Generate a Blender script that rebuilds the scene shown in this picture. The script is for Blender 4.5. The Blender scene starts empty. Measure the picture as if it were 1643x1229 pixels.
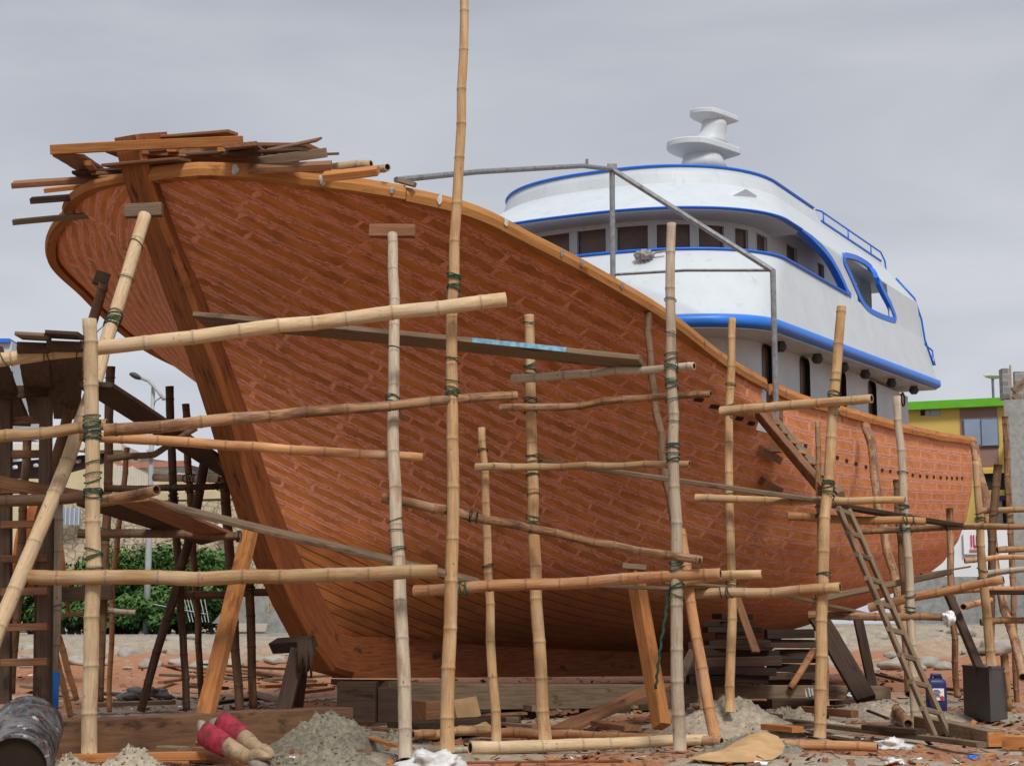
import bpy, math, random
import numpy as np
from mathutils import Vector, Matrix, noise as mn
from mathutils.bvhtree import BVHTree
random.seed(7)
R = math.radians
scene = bpy.context.scene
COL = scene.collection
# ------------------------------------------------------------------ camera geometry (metres)
F, YH, CX, CY, EZ = 2700.0, 1000.0, 821.5, 614.5, 1.15
TH = math.atan((YH-CY)/F); CT, ST = math.cos(TH), math.sin(TH)
def ray(px, py):
    a = (px-CX)/F; b = -(py-CY)/F
    return Vector((a, CT-b*ST, ST+b*CT))
def at(px, py, Y):
    """the point of the place seen at photo position px, py that lies Y metres away"""
    r = ray(px, py); return Vector((0, 0, EZ)) + r*(Y/r.y)
def on_ground(px, py, z=0.0):
    r = ray(px, py); return Vector((0, 0, EZ)) + r*((z-EZ)/r.z)
AL, X0, Y0, LEN = 0.491, -3.976, 17.01, 22.1
DU = Vector((math.sin(AL), math.cos(AL), 0)); DB = Vector((math.cos(AL), -math.sin(AL), 0))
def W(u, b, z): return Vector((X0, Y0, 0)) + DU*u + DB*b + Vector((0, 0, z))

# ------------------------------------------------------------------ object helpers
def tag(o, label=None, cat=None, group=None, kind=None):
    if label: o['label'] = label
    if cat: o['category'] = cat
    if group: o['group'] = group
    if kind: o['kind'] = kind
    return o
def empty(name, loc, label, cat, group=None):
    o = bpy.data.objects.new(name, None); COL.objects.link(o); o.location = loc
    o.empty_display_size = 0.2
    return tag(o, label, cat, group)
def mk(name, V, Fc, mat, parent=None, uv=None, attrs=None, smooth=False, origin=None, mats=None, fm=None):
    """one mesh object from world-space vertices"""
    V = [Vector(v) for v in V]
    if parent is not None:
        o0 = Vector(parent.location)
        p = parent.parent
        while p is not None: o0 = o0 + Vector(p.location); p = p.parent
    elif origin is not None: o0 = Vector(origin)
    else:
        n = len(V); o0 = Vector((sum(v.x for v in V)/n, sum(v.y for v in V)/n, min(v.z for v in V)))
    me = bpy.data.meshes.new(name)
    me.from_pydata([v-o0 for v in V], [], Fc)
    if uv is not None:
        l = me.uv_layers.new(name='UVMap')
        for poly in me.polygons:
            for li in poly.loop_indices:
                l.data[li].uv = uv[me.loops[li].vertex_index]
    if attrs:
        for k, a in attrs.items():
            at_ = me.attributes.new(k, 'FLOAT', 'POINT')
            at_.data.foreach_set('value', [float(x) for x in a])
    for m in (mats or [mat]): me.materials.append(m)
    if fm:
        for i, poly in enumerate(me.polygons): poly.material_index = fm[i]
    if smooth:
        for poly in me.polygons: poly.use_smooth = True
    me.validate(); me.update()
    o = bpy.data.objects.new(name, me); COL.objects.link(o)
    if parent is not None: o.parent = parent
    else: o.location = o0
    return o
class MB:
    """mesh collector"""
    def __init__(s): s.V=[]; s.F=[]; s.UV=[]; s.M=[]; s.m=0; s.A=[]
    def add(s, V, Fc, UV=None, A=None):
        n = len(s.V); s.V += [Vector(v) for v in V]; s.F += [tuple(i+n for i in f) for f in Fc]
        s.UV += list(UV) if UV else [(v[0], v[2]) for v in V]
        s.A += list(A) if A else [0.0]*len(V)
        s.M += [s.m]*len(Fc); return s
    def box(s, c, X, Y, Z, hx, hy, hz):
        c = Vector(c); X=Vector(X).normalized()*hx; Y=Vector(Y).normalized()*hy; Z=Vector(Z).normalized()*hz
        P = [c+X*i+Y*j+Z*k for i in (-1,1) for j in (-1,1) for k in (-1,1)]
        Fc = [(0,1,3,2),(4,6,7,5),(0,4,5,1),(2,3,7,6),(0,2,6,4),(1,5,7,3)]
        uv = [((i*hx+j*hy)*1.0, k*hz+j*hy*.5) for i in (-1,1) for j in (-1,1) for k in (-1,1)]
        return s.add(P, Fc, uv)
    def abox(s, x0, x1, y0, y1, z0, z1):
        return s.box(((x0+x1)/2,(y0+y1)/2,(z0+z1)/2),(1,0,0),(0,1,0),(0,0,1),(x1-x0)/2,(y1-y0)/2,(z1-z0)/2)
    def tube(s, pts, r, n=8, closed=False, cap=True):
        pts = [Vector(p) for p in pts]; m = len(pts)
        rr = r if isinstance(r, (list, tuple)) else [r]*m
        V=[]; UV=[]; L=0; up=None
        for i, p in enumerate(pts):
            a = pts[i-1] if (i or closed) else p; b = pts[(i+1) % m] if (i < m-1 or closed) else p
            t = (b-a).normalized() if (b-a).length > 1e-9 else Vector((0,0,1))
            if up is None: up = Vector((0,0,1)) if abs(t.z) < .9 else Vector((0,1,0))
            sd = t.cross(up).normalized(); up = sd.cross(t).normalized()
            if i: L += (p-pts[i-1]).length
            for k in range(n):
                an = 2*math.pi*k/n
                V.append(p+sd*math.cos(an)*rr[i]+up*math.sin(an)*rr[i]); UV.append((L, k/n))
        Fc=[]
        for i in range(m if closed else m-1):
            for k in range(n):
                a=i*n+k; b=i*n+(k+1)%n; c=((i+1)%m)*n+(k+1)%n; d=((i+1)%m)*n+k
                Fc.append((a,b,c,d))
        if cap and not closed:
            Fc.append(tuple(range(n-1,-1,-1))); Fc.append(tuple((m-1)*n+k for k in range(n)))
        return s.add(V, Fc, UV)
    def build(s, name, mat, parent=None, smooth=False, mats=None, origin=None, attr=None):
        return mk(name, s.V, s.F, mat, parent, uv=s.UV, smooth=smooth, mats=mats, fm=s.M if mats else None, origin=origin, attrs={attr: s.A} if attr else None)

# ------------------------------------------------------------------ material helpers
class NT:
    def __init__(s, name):
        s.m = bpy.data.materials.new(name); s.m.use_nodes = True; s.t = s.m.node_tree
        s.t.nodes.clear(); s.out = s.n('ShaderNodeOutputMaterial'); s.b = s.n('ShaderNodeBsdfPrincipled')
        s.l(s.b.outputs[0], s.out.inputs[0])
    def n(s, ty, **kw):
        nd = s.t.nodes.new(ty)
        for k, v in kw.items(): setattr(nd, k, v)
        return nd
    def l(s, a, b): s.t.links.new(a, b)
    def setin(s, nd, i, v):
        if hasattr(v, 'is_output') or isinstance(v, bpy.types.NodeSocket): s.l(v, nd.inputs[i])
        else: nd.inputs[i].default_value = v
    def math(s, op, a, b=0.0, c=None, clamp=False):
        nd = s.n('ShaderNodeMath', operation=op); nd.use_clamp = clamp
        s.setin(nd, 0, a); s.setin(nd, 1, b)
        if c is not None: s.setin(nd, 2, c)
        return nd.outputs[0]
    def mix(s, f, a, b, mode='MIX'):
        nd = s.n('ShaderNodeMix', data_type='RGBA', blend_type=mode)
        s.setin(nd, 0, f)
        for i, v in ((6, a), (7, b)):
            if isinstance(v, (tuple, list)): v = (*v[:3], 1.0)
            s.setin(nd, i, v)
        return nd.outputs[2]
    def noise(s, vec, scale, detail=4, rough=.55, dist=0.0, out=0):
        nd = s.n('ShaderNodeTexNoise'); s.l(vec, nd.inputs['Vector'])
        nd.inputs['Scale'].default_value = scale; nd.inputs['Detail'].default_value = detail
        nd.inputs['Roughness'].default_value = rough; nd.inputs['Distortion'].default_value = dist
        return nd.outputs[out]
    def mapv(s, vec, sc=(1,1,1), loc=(0,0,0)):
        nd = s.n('ShaderNodeMapping'); s.l(vec, nd.inputs[0]); nd.inputs[3].default_value = sc; nd.inputs[1].default_value = loc
        return nd.outputs[0]
    def step(s, v, lo, hi):
        nd = s.n('ShaderNodeMapRange'); nd.interpolation_type = 'SMOOTHSTEP'
        s.l(v, nd.inputs[0]); s.setin(nd, 1, lo); s.setin(nd, 2, hi); return nd.outputs[0]
    def geo(s): return s.n('ShaderNodeNewGeometry').outputs['Position']
    def obj(s): return s.n('ShaderNodeTexCoord').outputs['Object']
    def uv(s): return s.n('ShaderNodeTexCoord').outputs['UV']
    def rnd(s): return s.n('ShaderNodeObjectInfo').outputs['Random']
    def attr(s, n): 
        nd = s.n('ShaderNodeAttribute'); nd.attribute_name = n; return nd.outputs['Fac']
    def fin(s, col, rough=.7, bump=None, bs=.3, bd=.01, spec=.3, metal=0.0):
        if isinstance(col, (tuple, list)): s.b.inputs['Base Color'].default_value = (*col[:3], 1)
        else: s.l(col, s.b.inputs['Base Color'])
        s.setin(s.b, s.b.inputs.find('Roughness'), rough)
        s.b.inputs['Specular IOR Level'].default_value = spec
        s.b.inputs['Metallic'].default_value = metal
        if bump is not None:
            bn = s.n('ShaderNodeBump'); bn.inputs['Strength'].default_value = bs; bn.inputs['Distance'].default_value = bd
            s.l(bump, bn.inputs['Height']); s.l(bn.outputs[0], s.b.inputs['Normal'])
        return s.m

def mat_bamboo(name, base, dirty, dark, dirt_lo=.45, dirt_hi=.7):
    t = NT(name); uv = t.uv(); r = t.rnd()
    off = t.n('ShaderNodeCombineXYZ'); t.l(t.math('MULTIPLY', r, 37.0), off.inputs[0]); t.l(t.math('MULTIPLY', r, 11.0), off.inputs[1])
    av = t.n('ShaderNodeVectorMath', operation='ADD'); t.l(uv, av.inputs[0]); t.l(off.outputs[0], av.inputs[1]); v = av.outputs[0]
    streak = t.noise(t.mapv(v, (2.5, 14, 1)), 1.6, 5, .6)
    blot = t.noise(t.mapv(v, (1.4, 2.2, 1)), 1.5, 5, .65)
    c = t.mix(t.step(streak, .35, .7), base, tuple(x*.72 for x in base))
    c = t.mix(t.step(blot, dirt_lo, dirt_hi), c, dirty)
    pale = t.noise(t.mapv(v, (.9, 1.5, 1), (4, 7, 0)), 1.3, 4, .6)
    c = t.mix(t.math('MULTIPLY', t.step(pale, .55, .72), .55), c, tuple(min(1, x*1.25+.06) for x in base))
    spots = t.noise(t.mapv(v, (9, 5, 1)), 2.0, 4, .6)
    c = t.mix(t.math('MULTIPLY', t.step(spots, .62, .72), .8), c, dark)
    node = t.attr('node')
    c = t.mix(t.math('MULTIPLY', node, .5, clamp=True), c, dark)
    hv = t.n('ShaderNodeHueSaturation'); hv.inputs['Saturation'].default_value = .95
    t.l(t.math('ADD', .82, t.math('MULTIPLY', r, .36)), hv.inputs['Value']); t.l(c, hv.inputs['Color'])
    grey = t.noise(t.mapv(v, (.7, 2.4, 1), (2, 3, 0)), 1.7, 5, .65)
    c2 = t.mix(t.math('MULTIPLY', t.step(grey, .5, .68), .45), hv.outputs[0], (.40,.34,.27) if base[0] > .3 else (.13,.11,.09))
    return t.fin(c2, .72, t.math('ADD', streak, t.math('MULTIPLY', spots, -.6)), .4, .01, .2)

def mat_wood(name, a, b, dark, rough=.8, grain=1.0, moss=None):
    t = NT(name); v = t.obj(); r = t.rnd(); uv = t.uv()
    off = t.n('ShaderNodeCombineXYZ'); t.l(t.math('MULTIPLY', r, 53.0), off.inputs[0]); t.l(t.math('MULTIPLY', r, 17.0), off.inputs[1])
    av = t.n('ShaderNodeVectorMath', operation='ADD'); t.l(uv, av.inputs[0]); t.l(off.outputs[0], av.inputs[1]); v = av.outputs[0]
    g = t.noise(t.mapv(v, (1.3, 22*grain, 1)), 1.5, 6, .65, .4)
    p = t.noise(t.mapv(v, (2.0, 5, 1)), 1.2, 4, .6)
    c = t.mix(t.step(g, .35, .68), a, b)
    c = t.mix(t.step(p, .55, .72), c, dark)
    if moss: c = t.mix(t.step(t.noise(t.mapv(v, (1.1, 3, 1), (9, 4, 0)), .9, 3), .56, .62), c, moss)
    hv = t.n('ShaderNodeHueSaturation'); t.l(t.math('ADD', .78, t.math('MULTIPLY', r, .45)), hv.inputs['Value']); t.l(c, hv.inputs['Color'])
    return t.fin(hv.outputs[0], rough, g, .5, .006, .2)

def mat_plain(name, col, rough=.6, var=.15, scale=6, bs=.15, metal=0.0, spec=.3, stain=None, sc2=1.5):
    t = NT(name); g = t.geo()
    n = t.noise(g, scale, 5, .6); n2 = t.noise(g, sc2, 4, .6)
    c = t.mix(t.step(n, .3, .75), col, tuple(x*(1-var) for x in col))
    if stain: c = t.mix(t.math('MULTIPLY', t.step(n2, .52, .7), .6), c, stain)
    return t.fin(c, rough, n, bs, .01, spec, metal)

M = {}
M['bam_pale'] = mat_bamboo('bamboo_pale', (.52,.365,.205), (.38,.23,.10), (.10,.06,.03), .50, .72)
M['bam_tan'] = mat_bamboo('bamboo_tan', (.47,.285,.125), (.32,.16,.06), (.08,.045,.025), .44, .68)
M['bam_orange'] = mat_bamboo('bamboo_orange', (.50,.24,.09), (.34,.125,.05), (.08,.03,.015), .45, .68)
M['bam_brown'] = mat_bamboo('bamboo_brown', (.36,.185,.08), (.16,.075,.035), (.035,.018,.01), .44, .56)
M['bam_umber'] = mat_bamboo('bamboo_umber', (.19,.10,.048), (.10,.05,.025), (.03,.016,.01), .42, .62)
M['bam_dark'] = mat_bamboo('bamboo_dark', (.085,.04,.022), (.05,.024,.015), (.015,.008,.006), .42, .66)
M['bam_grey'] = mat_bamboo('bamboo_grey', (.47,.37,.26), (.30,.20,.12), (.08,.05,.035), .48, .7)
M['wood_new'] = mat_wood('wood_new', (.46,.20,.065), (.34,.125,.038), (.24,.085,.028))
M['wood_rail'] = mat_wood('wood_rail', (.50,.235,.08), (.38,.155,.045), (.24,.09,.03))
M['wood_board'] = mat_wood('wood_board', (.25,.12,.06), (.155,.07,.036), (.075,.038,.024))
M['wood_beam'] = mat_wood('wood_beam', (.20,.105,.055), (.12,.062,.036), (.04,.026,.018), .85, .5)
M['wood_old'] = mat_wood('wood_old', (.22,.155,.10), (.14,.095,.06), (.07,.045,.03))
M['wood_umber'] = mat_wood('wood_umber', (.125,.085,.06), (.08,.052,.036), (.035,.022,.016))
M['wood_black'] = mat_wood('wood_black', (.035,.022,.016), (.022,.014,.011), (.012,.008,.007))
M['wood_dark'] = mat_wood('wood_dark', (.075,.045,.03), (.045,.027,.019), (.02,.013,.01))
M['wood_stem'] = mat_wood('wood_stem', (.29,.088,.028), (.17,.05,.018), (.08,.027,.012), .75, 1.2)
M['wood_keel'] = mat_wood('wood_keel', (.33,.10,.03), (.20,.055,.018), (.07,.025,.012))
M['rope'] = mat_plain('rope_green', (.028,.085,.055), .9, .5, 40)
M['rope_dark'] = mat_plain('rope_dark', (.02,.03,.028), .9, .4, 40)
M['inside'] = mat_plain('dark_inside', (.03,.018,.012), .9)
def mat_hullwhite():
    t = NT('white_gelcoat'); g = t.geo()
    n = t.noise(g, 2.2, 5, .6); st = t.noise(t.mapv(g, (5, 5, .5)), 1.4, 5, .65); f = t.noise(g, 22, 4, .6); bl = t.noise(g, .7, 3, .5)
    c = t.mix(t.step(n, .3, .75), (.55,.59,.612), (.505,.545,.568))
    c = t.mix(t.math('MULTIPLY', t.step(st, .55, .75), .45), c, (.36,.38,.365))
    c = t.mix(t.math('MULTIPLY', t.step(bl, .5, .7), .25), c, (.50,.54,.56))
    c = t.mix(t.math('MULTIPLY', t.step(t.noise(g, 9, 3, .6), .70, .76), .5), c, (.25,.22,.19))
    h = t.math('ADD', t.math('MULTIPLY', bl, 2.2), t.math('ADD', n, t.math('MULTIPLY', f, .15)))
    return t.fin(c, t.math('ADD', .36, t.math('MULTIPLY', n, .25)), h, .35, .03, .35)
M['white'] = mat_hullwhite()
M['white_in'] = mat_plain('white_inner', (.58,.63,.66), .5, .06, 2.5, .08)
M['blue'] = mat_plain('blue_paint', (.016,.165,.74), .38, .12, 8, .05, spec=.4)
M['blue_band'] = mat_plain('blue_band_paint', (.025,.19,.72), .38, .12, 5, .06, spec=.4)
M['metal'] = mat_plain('galvanised_pipe', (.30,.31,.32), .5, .35, 14, .1, metal=.5, stain=(.16,.11,.08), sc2=6)
M['glass_dark'] = mat_plain('window_dark', (.12,.055,.035), .3, .5, 3, .0, spec=.5)
M['black'] = mat_plain('black_rubber', (.012,.012,.013), .5, .3, 8)
M['lampgrey'] = mat_plain('lamp_grey', (.06,.065,.065), .6, .3, 30)
M['putty'] = mat_plain('putty_white', (.55,.57,.55), .8, .3, 30, .3, stain=(.25,.24,.22), sc2=12)

# ------------------------------------------------------------------ shape helpers for poles and boards
def pole_mesh(pts, d0, d1=None, seed=0, kink=1.0, hollow=True, spacing=None, n=12):
    rs = random.Random(seed); d1 = d1 or d0*.86
    pts = [Vector(p) for p in pts]
    seg = [(pts[i+1]-pts[i]).length for i in range(len(pts)-1)]; L = sum(seg)
    sp = spacing or d0*2.9
    nodes = []; x = rs.uniform(.1, sp)
    while x < L-.05: nodes.append(x); x += sp*rs.uniform(.8, 1.25)
    T = (pts[-1]-pts[0]).normalized(); U = T.cross(Vector((0,0,1)) if abs(T.z) < .9 else Vector((0,1,0))).normalized(); Q = T.cross(U)
    koff = [Vector((rs.uniform(-1,1), rs.uniform(-1,1)))*.010*kink for _ in range(len(nodes)+2)]
    ks = [-sp*.5]+nodes+[L+sp*.5]; koff = koff[:len(ks)]
    ph = rs.uniform(0, 6); amp = .010*kink*min(L, 7)/3
    st = sorted(set([0, L]+[min(L, max(0, k+dx)) for k in nodes for dx in (-.05,-.017,-.007,0,.007,.017,.05)]+list(np.arange(0, L, .14))))
    V=[]; UV=[]; A=[]; C=[]
    for s_ in st:
        a = s_; i = 0
        while i < len(seg)-1 and a > seg[i]: a -= seg[i]; i += 1
        t = a/max(seg[i], 1e-6); p = pts[i].lerp(pts[i+1], t)
        k = 0
        while k < len(ks)-2 and s_ > ks[k+1]: k += 1
        f = (s_-ks[k])/max(ks[k+1]-ks[k], 1e-6); o2 = koff[k].lerp(koff[k+1], max(0, min(1, f)))
        w = math.sin(s_*1.3+ph)*amp*math.sin(math.pi*s_/L)
        p = p + U*(o2.x+w) + Q*o2.y
        dn = min([abs(s_-q) for q in nodes] or [9])
        rad = (d0+(d1-d0)*s_/L)/2*(1+.07*math.exp(-(dn/.014)**2)-.035*math.exp(-((dn-.035)/.03)**2))
        nd = math.exp(-(dn/.008)**2)
        for q in range(n):
            an = 2*math.pi*q/n
            V.append(p+U*math.cos(an)*rad+Q*math.sin(an)*rad); UV.append((s_, q/n if q <= n/2 else 1-q/n)); A.append(nd)
        C.append((p, rad))
    m = len(st); Fc = []
    for i in range(m-1):
        for q in range(n):
            a=i*n+q; b=i*n+(q+1)%n; Fc.append((a,b,b+n,a+n))
    nm = [0]*len(Fc)
    for e, (p, rad), dr in ((0, C[0], 1), (m-1, C[-1], -1)):
        b0 = len(V)
        for rr, dd in ((.74, 0), (.66, .03)):
            for q in range(n):
                an = 2*math.pi*q/n
                V.append(p+T*dd*dr+U*math.cos(an)*rad*rr+Q*math.sin(an)*rad*rr); UV.append((0, q/n)); A.append(0)
        for q in range(n):
            q2=(q+1)%n
            Fc.append((e*n+q, e*n+q2, b0+q2, b0+q)); nm.append(0)
            Fc.append((b0+q, b0+q2, b0+n+q2, b0+n+q)); nm.append(1)
        Fc.append(tuple(b0+n+q for q in range(n))); nm.append(1)
    return V, Fc, UV, A, nm, C
POLES = {}
def pole(key, p, d, mat, label, group='bamboo scaffold poles around the hull', name='bamboo_pole', cat='bamboo pole', d1=None, kink=1.0, lash=(), seed=None):
    """p: list of world points; lash: list of (fraction, material, wraps)"""
    V, Fc, UV, A, nm, C = pole_mesh(p, d, d1, seed if seed is not None else abs(hash_(key)) % 9999, kink)
    o = mk(name, V, Fc, None, uv=UV, attrs={'node': A}, smooth=True, mats=[M[mat], M['inside']], fm=nm)
    tag(o, label, cat, group); POLES[key] = o
    for fr, lm, wr in lash: lashing(o, C, p, fr, lm, wr, seed=int(fr*1000)+hash_(key) % 99)
    return o
def hash_(s):
    h = 7
    for ch in str(s): h = (h*31+ord(ch)) % 100003
    return h
def lashing(o, C, p, fr, lm, wraps, seed=0, gap=.0):
    rs = random.Random(seed)
    i = min(len(C)-2, max(1, int(fr*len(C)))) 
    # find centre by true fraction
    P0, P1 = C[0][0], C[-1][0]; tgt = P0.lerp(P1, fr)
    i = min(range(len(C)), key=lambda k: (C[k][0]-tgt).length); c, rad = C[i]
    T = (P1-P0).normalized(); U = T.cross(Vector((0,0,1)) if abs(T.z) < .9 else Vector((0,1,0))).normalized(); Q = T.cross(U)
    mb = MB()
    for k in range(wraps):
        h = rs.uniform(-.085, .085) if wraps > 2 else rs.uniform(-.015, .015); tx, ty = rs.uniform(-.45,.45), rs.uniform(-.45,.45); rr = rad+.009+rs.uniform(0, .006)
        pts = []
        for q in range(14):
            an = 2*math.pi*q/14
            pts.append(c+T*(h+rad*(math.cos(an)*tx+math.sin(an)*ty))+U*math.cos(an)*rr+Q*math.sin(an)*rr)
        mb.tube(pts, .0055 if wraps > 2 else .0045, 5, closed=True)
    if wraps > 3:
        # tails and the knot around the crossing pole
        for k in range(3):
            a = rs.uniform(3.6, 6.0); base = c+U*math.cos(a)*rad*1.1+Q*math.sin(a)*rad*1.1+T*rs.uniform(-.05,.05)
            pts = [base]; 
            for q in range(4): pts.append(pts[-1]+Vector((rs.uniform(-.03,.04), rs.uniform(-.03,.0), -rs.uniform(.01,.06))))
            mb.tube(pts, .005, 5)
    mb.build('rope_lashing', M[lm], o, smooth=True)

def board_mesh(p0, p1, w, th, roll=0.0, seed=0, side=None, warp=.006, taper=0):
    rs = random.Random(seed); p0, p1 = Vector(p0), Vector(p1); T = (p1-p0).normalized(); L = (p1-p0).length
    if side is None:
        U = T.cross(Vector((0,0,1)) if abs(T.z) < .95 else Vector((0,1,0))).normalized()
    else:
        U = Vector(side); U = (U-T*U.dot(T)).normalized()
    Q = U.cross(T).normalized()
    if roll: U, Q = U*math.cos(roll)+Q*math.sin(roll), Q*math.cos(roll)-U*math.sin(roll)
    n = max(2, int(L/.25)+1); V=[]; UV=[]; ph = rs.uniform(0,6)
    bv = min(th*.18, .006)
    prof = [(-1,-1,1,0),(1,-1,-1,0),(1,-1,0,1),(1,1,0,-1),(1,1,-1,0),(-1,1,1,0),(-1,1,0,-1),(-1,-1,0,1)]
    for i in range(n+1):
        f = i/n; c = p0.lerp(p1, f)+Q*math.sin(f*4+ph)*warp*L*.3
        ww = w/2*(1+rs.uniform(-.025,.025))*(1-taper*f)
        for (a, b, ea, eb) in prof:
            V.append(c+U*(a*ww+ea*bv)+Q*(b*th/2+eb*bv)); UV.append((f*L, (a*ww+b*th*.5)))
    Fc=[]
    for i in range(n):
        for k in range(8):
            k2=(k+1)%8; Fc.append((i*8+k, i*8+k2, (i+1)*8+k2, (i+1)*8+k))
    Fc.append(tuple(range(7,-1,-1))); Fc.append(tuple(n*8+k for k in range(8)))
    return V, Fc, UV
def board(p0, p1, w, th, mat, label, name='wooden_plank', cat='plank', group=None, parent=None, **kw):
    V, Fc, UV = board_mesh(p0, p1, w, th, seed=hash_(label or name)+int(abs(p0[0])*100), **kw)
    o = mk(name, V, Fc, M[mat], parent, uv=UV)
    if parent is None: tag(o, label, cat, group)
    elif label: o['label'] = label
    return o
# ================================================================== THE BOAT
def spl(kn, z):
    kn = np.array(kn, float); z = np.array(z, float); m = np.gradient(z, kn)
    def f(t):
        i = int(np.clip(np.searchsorted(kn, t, side='right')-1, 0, len(kn)-2)); h = kn[i+1]-kn[i]; u = (t-kn[i])/h
        return float((2*u**3-3*u**2+1)*z[i]+(u**3-2*u**2+u)*h*m[i]+(-2*u**3+3*u**2)*z[i+1]+(u**3-u**2)*h*m[i+1])
    return f
zs = spl([x*LEN for x in (0,.08,.2,.4,.6,.8,1)], [5.891,5.604,5.019,4.473,4.52,4.666,4.934])
def zkeel(u): return .50-.024*(u-4)                      # underside of the keel
def zk(u):                                               # garboard line (bottom of the planking)
    z = zkeel(u)+.40
    if u > 13: z += (1.45-.49)*((u-13)/(LEN-13))**1.8
    return z
STEM = [(-.02,6.0),(.14,5.67),(.39,5.25),(.72,4.78),(1.05,4.29),(1.33,3.85),(1.63,3.33),(1.87,2.87),(2.17,2.33),(2.48,1.85),(2.86,1.36),(3.34,.86),(3.68,.59),(4.2,.50)]
vk = []
for u, z in STEM[:-2]:
    uu = u+.16; vk.append(((z-zk(uu))/(zs(max(uu,0))-zk(uu)), uu))
vk.sort(); vk[0] = (0.0, vk[0][1])
def us(v): return float(np.interp(v, [a for a,_ in vk], [b for _,b in vk])) if v < 1 else float(np.interp(1, [a for a,_ in vk], [b for _,b in vk]))
B0 = 3.832
def gsec(v): return float(np.interp(v, [0,.04,.1,.2,.3,.42,.55,.7,.85,1.0], [.05,.26,.46,.68,.81,.895,.945,.978,.993,1.0]))
_bs = spl([0,.7,1.6,2.8,4.5,7,11], [-.1,1.571,2.702,3.227,3.694,3.748,3.772])
def bsheer(u):
    if u <= 0: return 0.0
    if u < .7: return _bs(.7)*(1-(1-u/.7)**1.5)**(1/1.5)
    return _bs(min(u, 11.0))
def bhalf(u, v):
    k = float(np.interp(v, [0,.3,.6,.8,1], [11,10.5,9.8,8.8,7.0])); q = float(np.interp(v, [0,.5,.8,1], [1.15,1.22,1.35,1.5]))
    ur = max(u-us(v), 0); x = min(ur/k, 1)
    w = min(max((v-.72)/.28, 0), 1); w = w**2.2
    e = (1-(1-x)**q)**(1/q)*3.80
    b = (e*(1-w)+bsheer(ur+.1*min(1, ur*20))*w)*gsec(v)
    if u > LEN-1.2: b *= 1-.10*((u-LEN+1.2)/1.2)**2.2
    return max(b, 0.0)
def zsec(u, v): return zk(u)+(zs(u)-zk(u))*v
NW, NV = 230, 84
vs_ = [ (j/NV)**1.15 for j in range(NV+1)]
wf = [ (i/NW)**1.45 for i in range(NW+1)]
def hullpt(i, j, side=1):
    v = vs_[j]; u0 = us(v); u = u0+(LEN-u0)*wf[i]
    return u, bhalf(u, v), zsec(u, v)
grid = [[hullpt(i, j) for j in range(NV+1)] for i in range(NW+1)]
boat = empty('wooden_fishing_boat', W(10.5, 0, 0), 'large unfinished wooden fishing boat with white and blue wheelhouse, propped up on the sand', 'boat')
GAP0, GAP1 = 8.68, 9.12
_mu = np.array([-6,0,.5,1,1.7,2.6,3.5,4.5,5.8,7,8.3,10,12,30]); _mm = np.array([-.8,-.75,-.62,-.5,-.38,-.33,-.27,-.235,-.17,-.12,-.065,.0,.04,.06])
_mm = _mm/(1+.9*_mm)
_xx = np.linspace(-6, 30, 1801); _ii = np.concatenate([[0], np.cumsum(np.interp((_xx[1:]+_xx[:-1])/2, _mu, _mm)*(_xx[1]-_xx[0]))])
def strake_i(x): return float(np.interp(x, _xx, _ii))
_rx = np.linspace(0, 30, 1501); _rd = np.interp(_rx, [0,.5,1.2,2.2,3,3.6,4.5,5.7,6.5,8,9.7,11.5,14,30],[.64,.56,.45,.35,.30,.26,.23,.185,.145,.095,.03,-.04,-.055,-.06])
_ri = np.concatenate([[0], np.cumsum((_rd[1:]+_rd[:-1])/2*(_rx[1]-_rx[0]))])
def strake_d(r): return float(np.interp(r, _rx, _ri))
def build_hull():
    V=[]; UV=[]; fill=[]; sta=[]
    idx = {}
    for sd in (1, -1):
        # girth from the sheer and run from the stem
        for i in range(NW+1):
            g = 0.0
            col = grid[i]
            gs = [0]*(NV+1)
            for j in range(NV-1, -1, -1):
                a, b = col[j+1], col[j]
                gs[j] = gs[j+1]+math.sqrt((a[1]-b[1])**2*float(np.interp(vs_[j],[.2,.45],[1,.0]))+(a[2]-b[2])**2)
            for j in range(NV+1):
                u, b, z = col[j]
                idx[(sd,i,j)] = len(V); V.append(W(u, b*sd, z)); sta.append(u)
                if i == 0: run = 0
                else:
                    pu, pb, pz = grid[i-1][j]; run = RUN[(i-1, j)]+math.hypot(u-pu, b-pb)
                RUN[(i, j)] = run
                G_ = zs(u)-gs[j]; psi = G_+strake_d(run)
                UV.append((run+.0, psi))
                f = (z-(2.0-.10*run))/.5 if run < 9 else 1.0
                fill.append(max(0, min(1, f)))
    Fc=[]
    for sd in (1, -1):
        for i in range(NW):
            for j in range(NV):
                um = (grid[i][j][0]+grid[i+1][j][0])/2; zm = grid[i][j][2]
                if sd == 1 and GAP0 < um < GAP1 and zm > zs(um)-.72: continue
                q = (idx[(sd,i,j)], idx[(sd,i+1,j)], idx[(sd,i+1,j+1)], idx[(sd,i,j+1)])
                Fc.append(q if sd == 1 else q[::-1])
    # transom
    for j in range(NV):
        Fc.append((idx[(1,NW,j)], idx[(-1,NW,j)], idx[(-1,NW,j+1)], idx[(1,NW,j+1)]))
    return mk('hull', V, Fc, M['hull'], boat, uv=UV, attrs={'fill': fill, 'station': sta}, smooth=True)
RUN = {}
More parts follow.
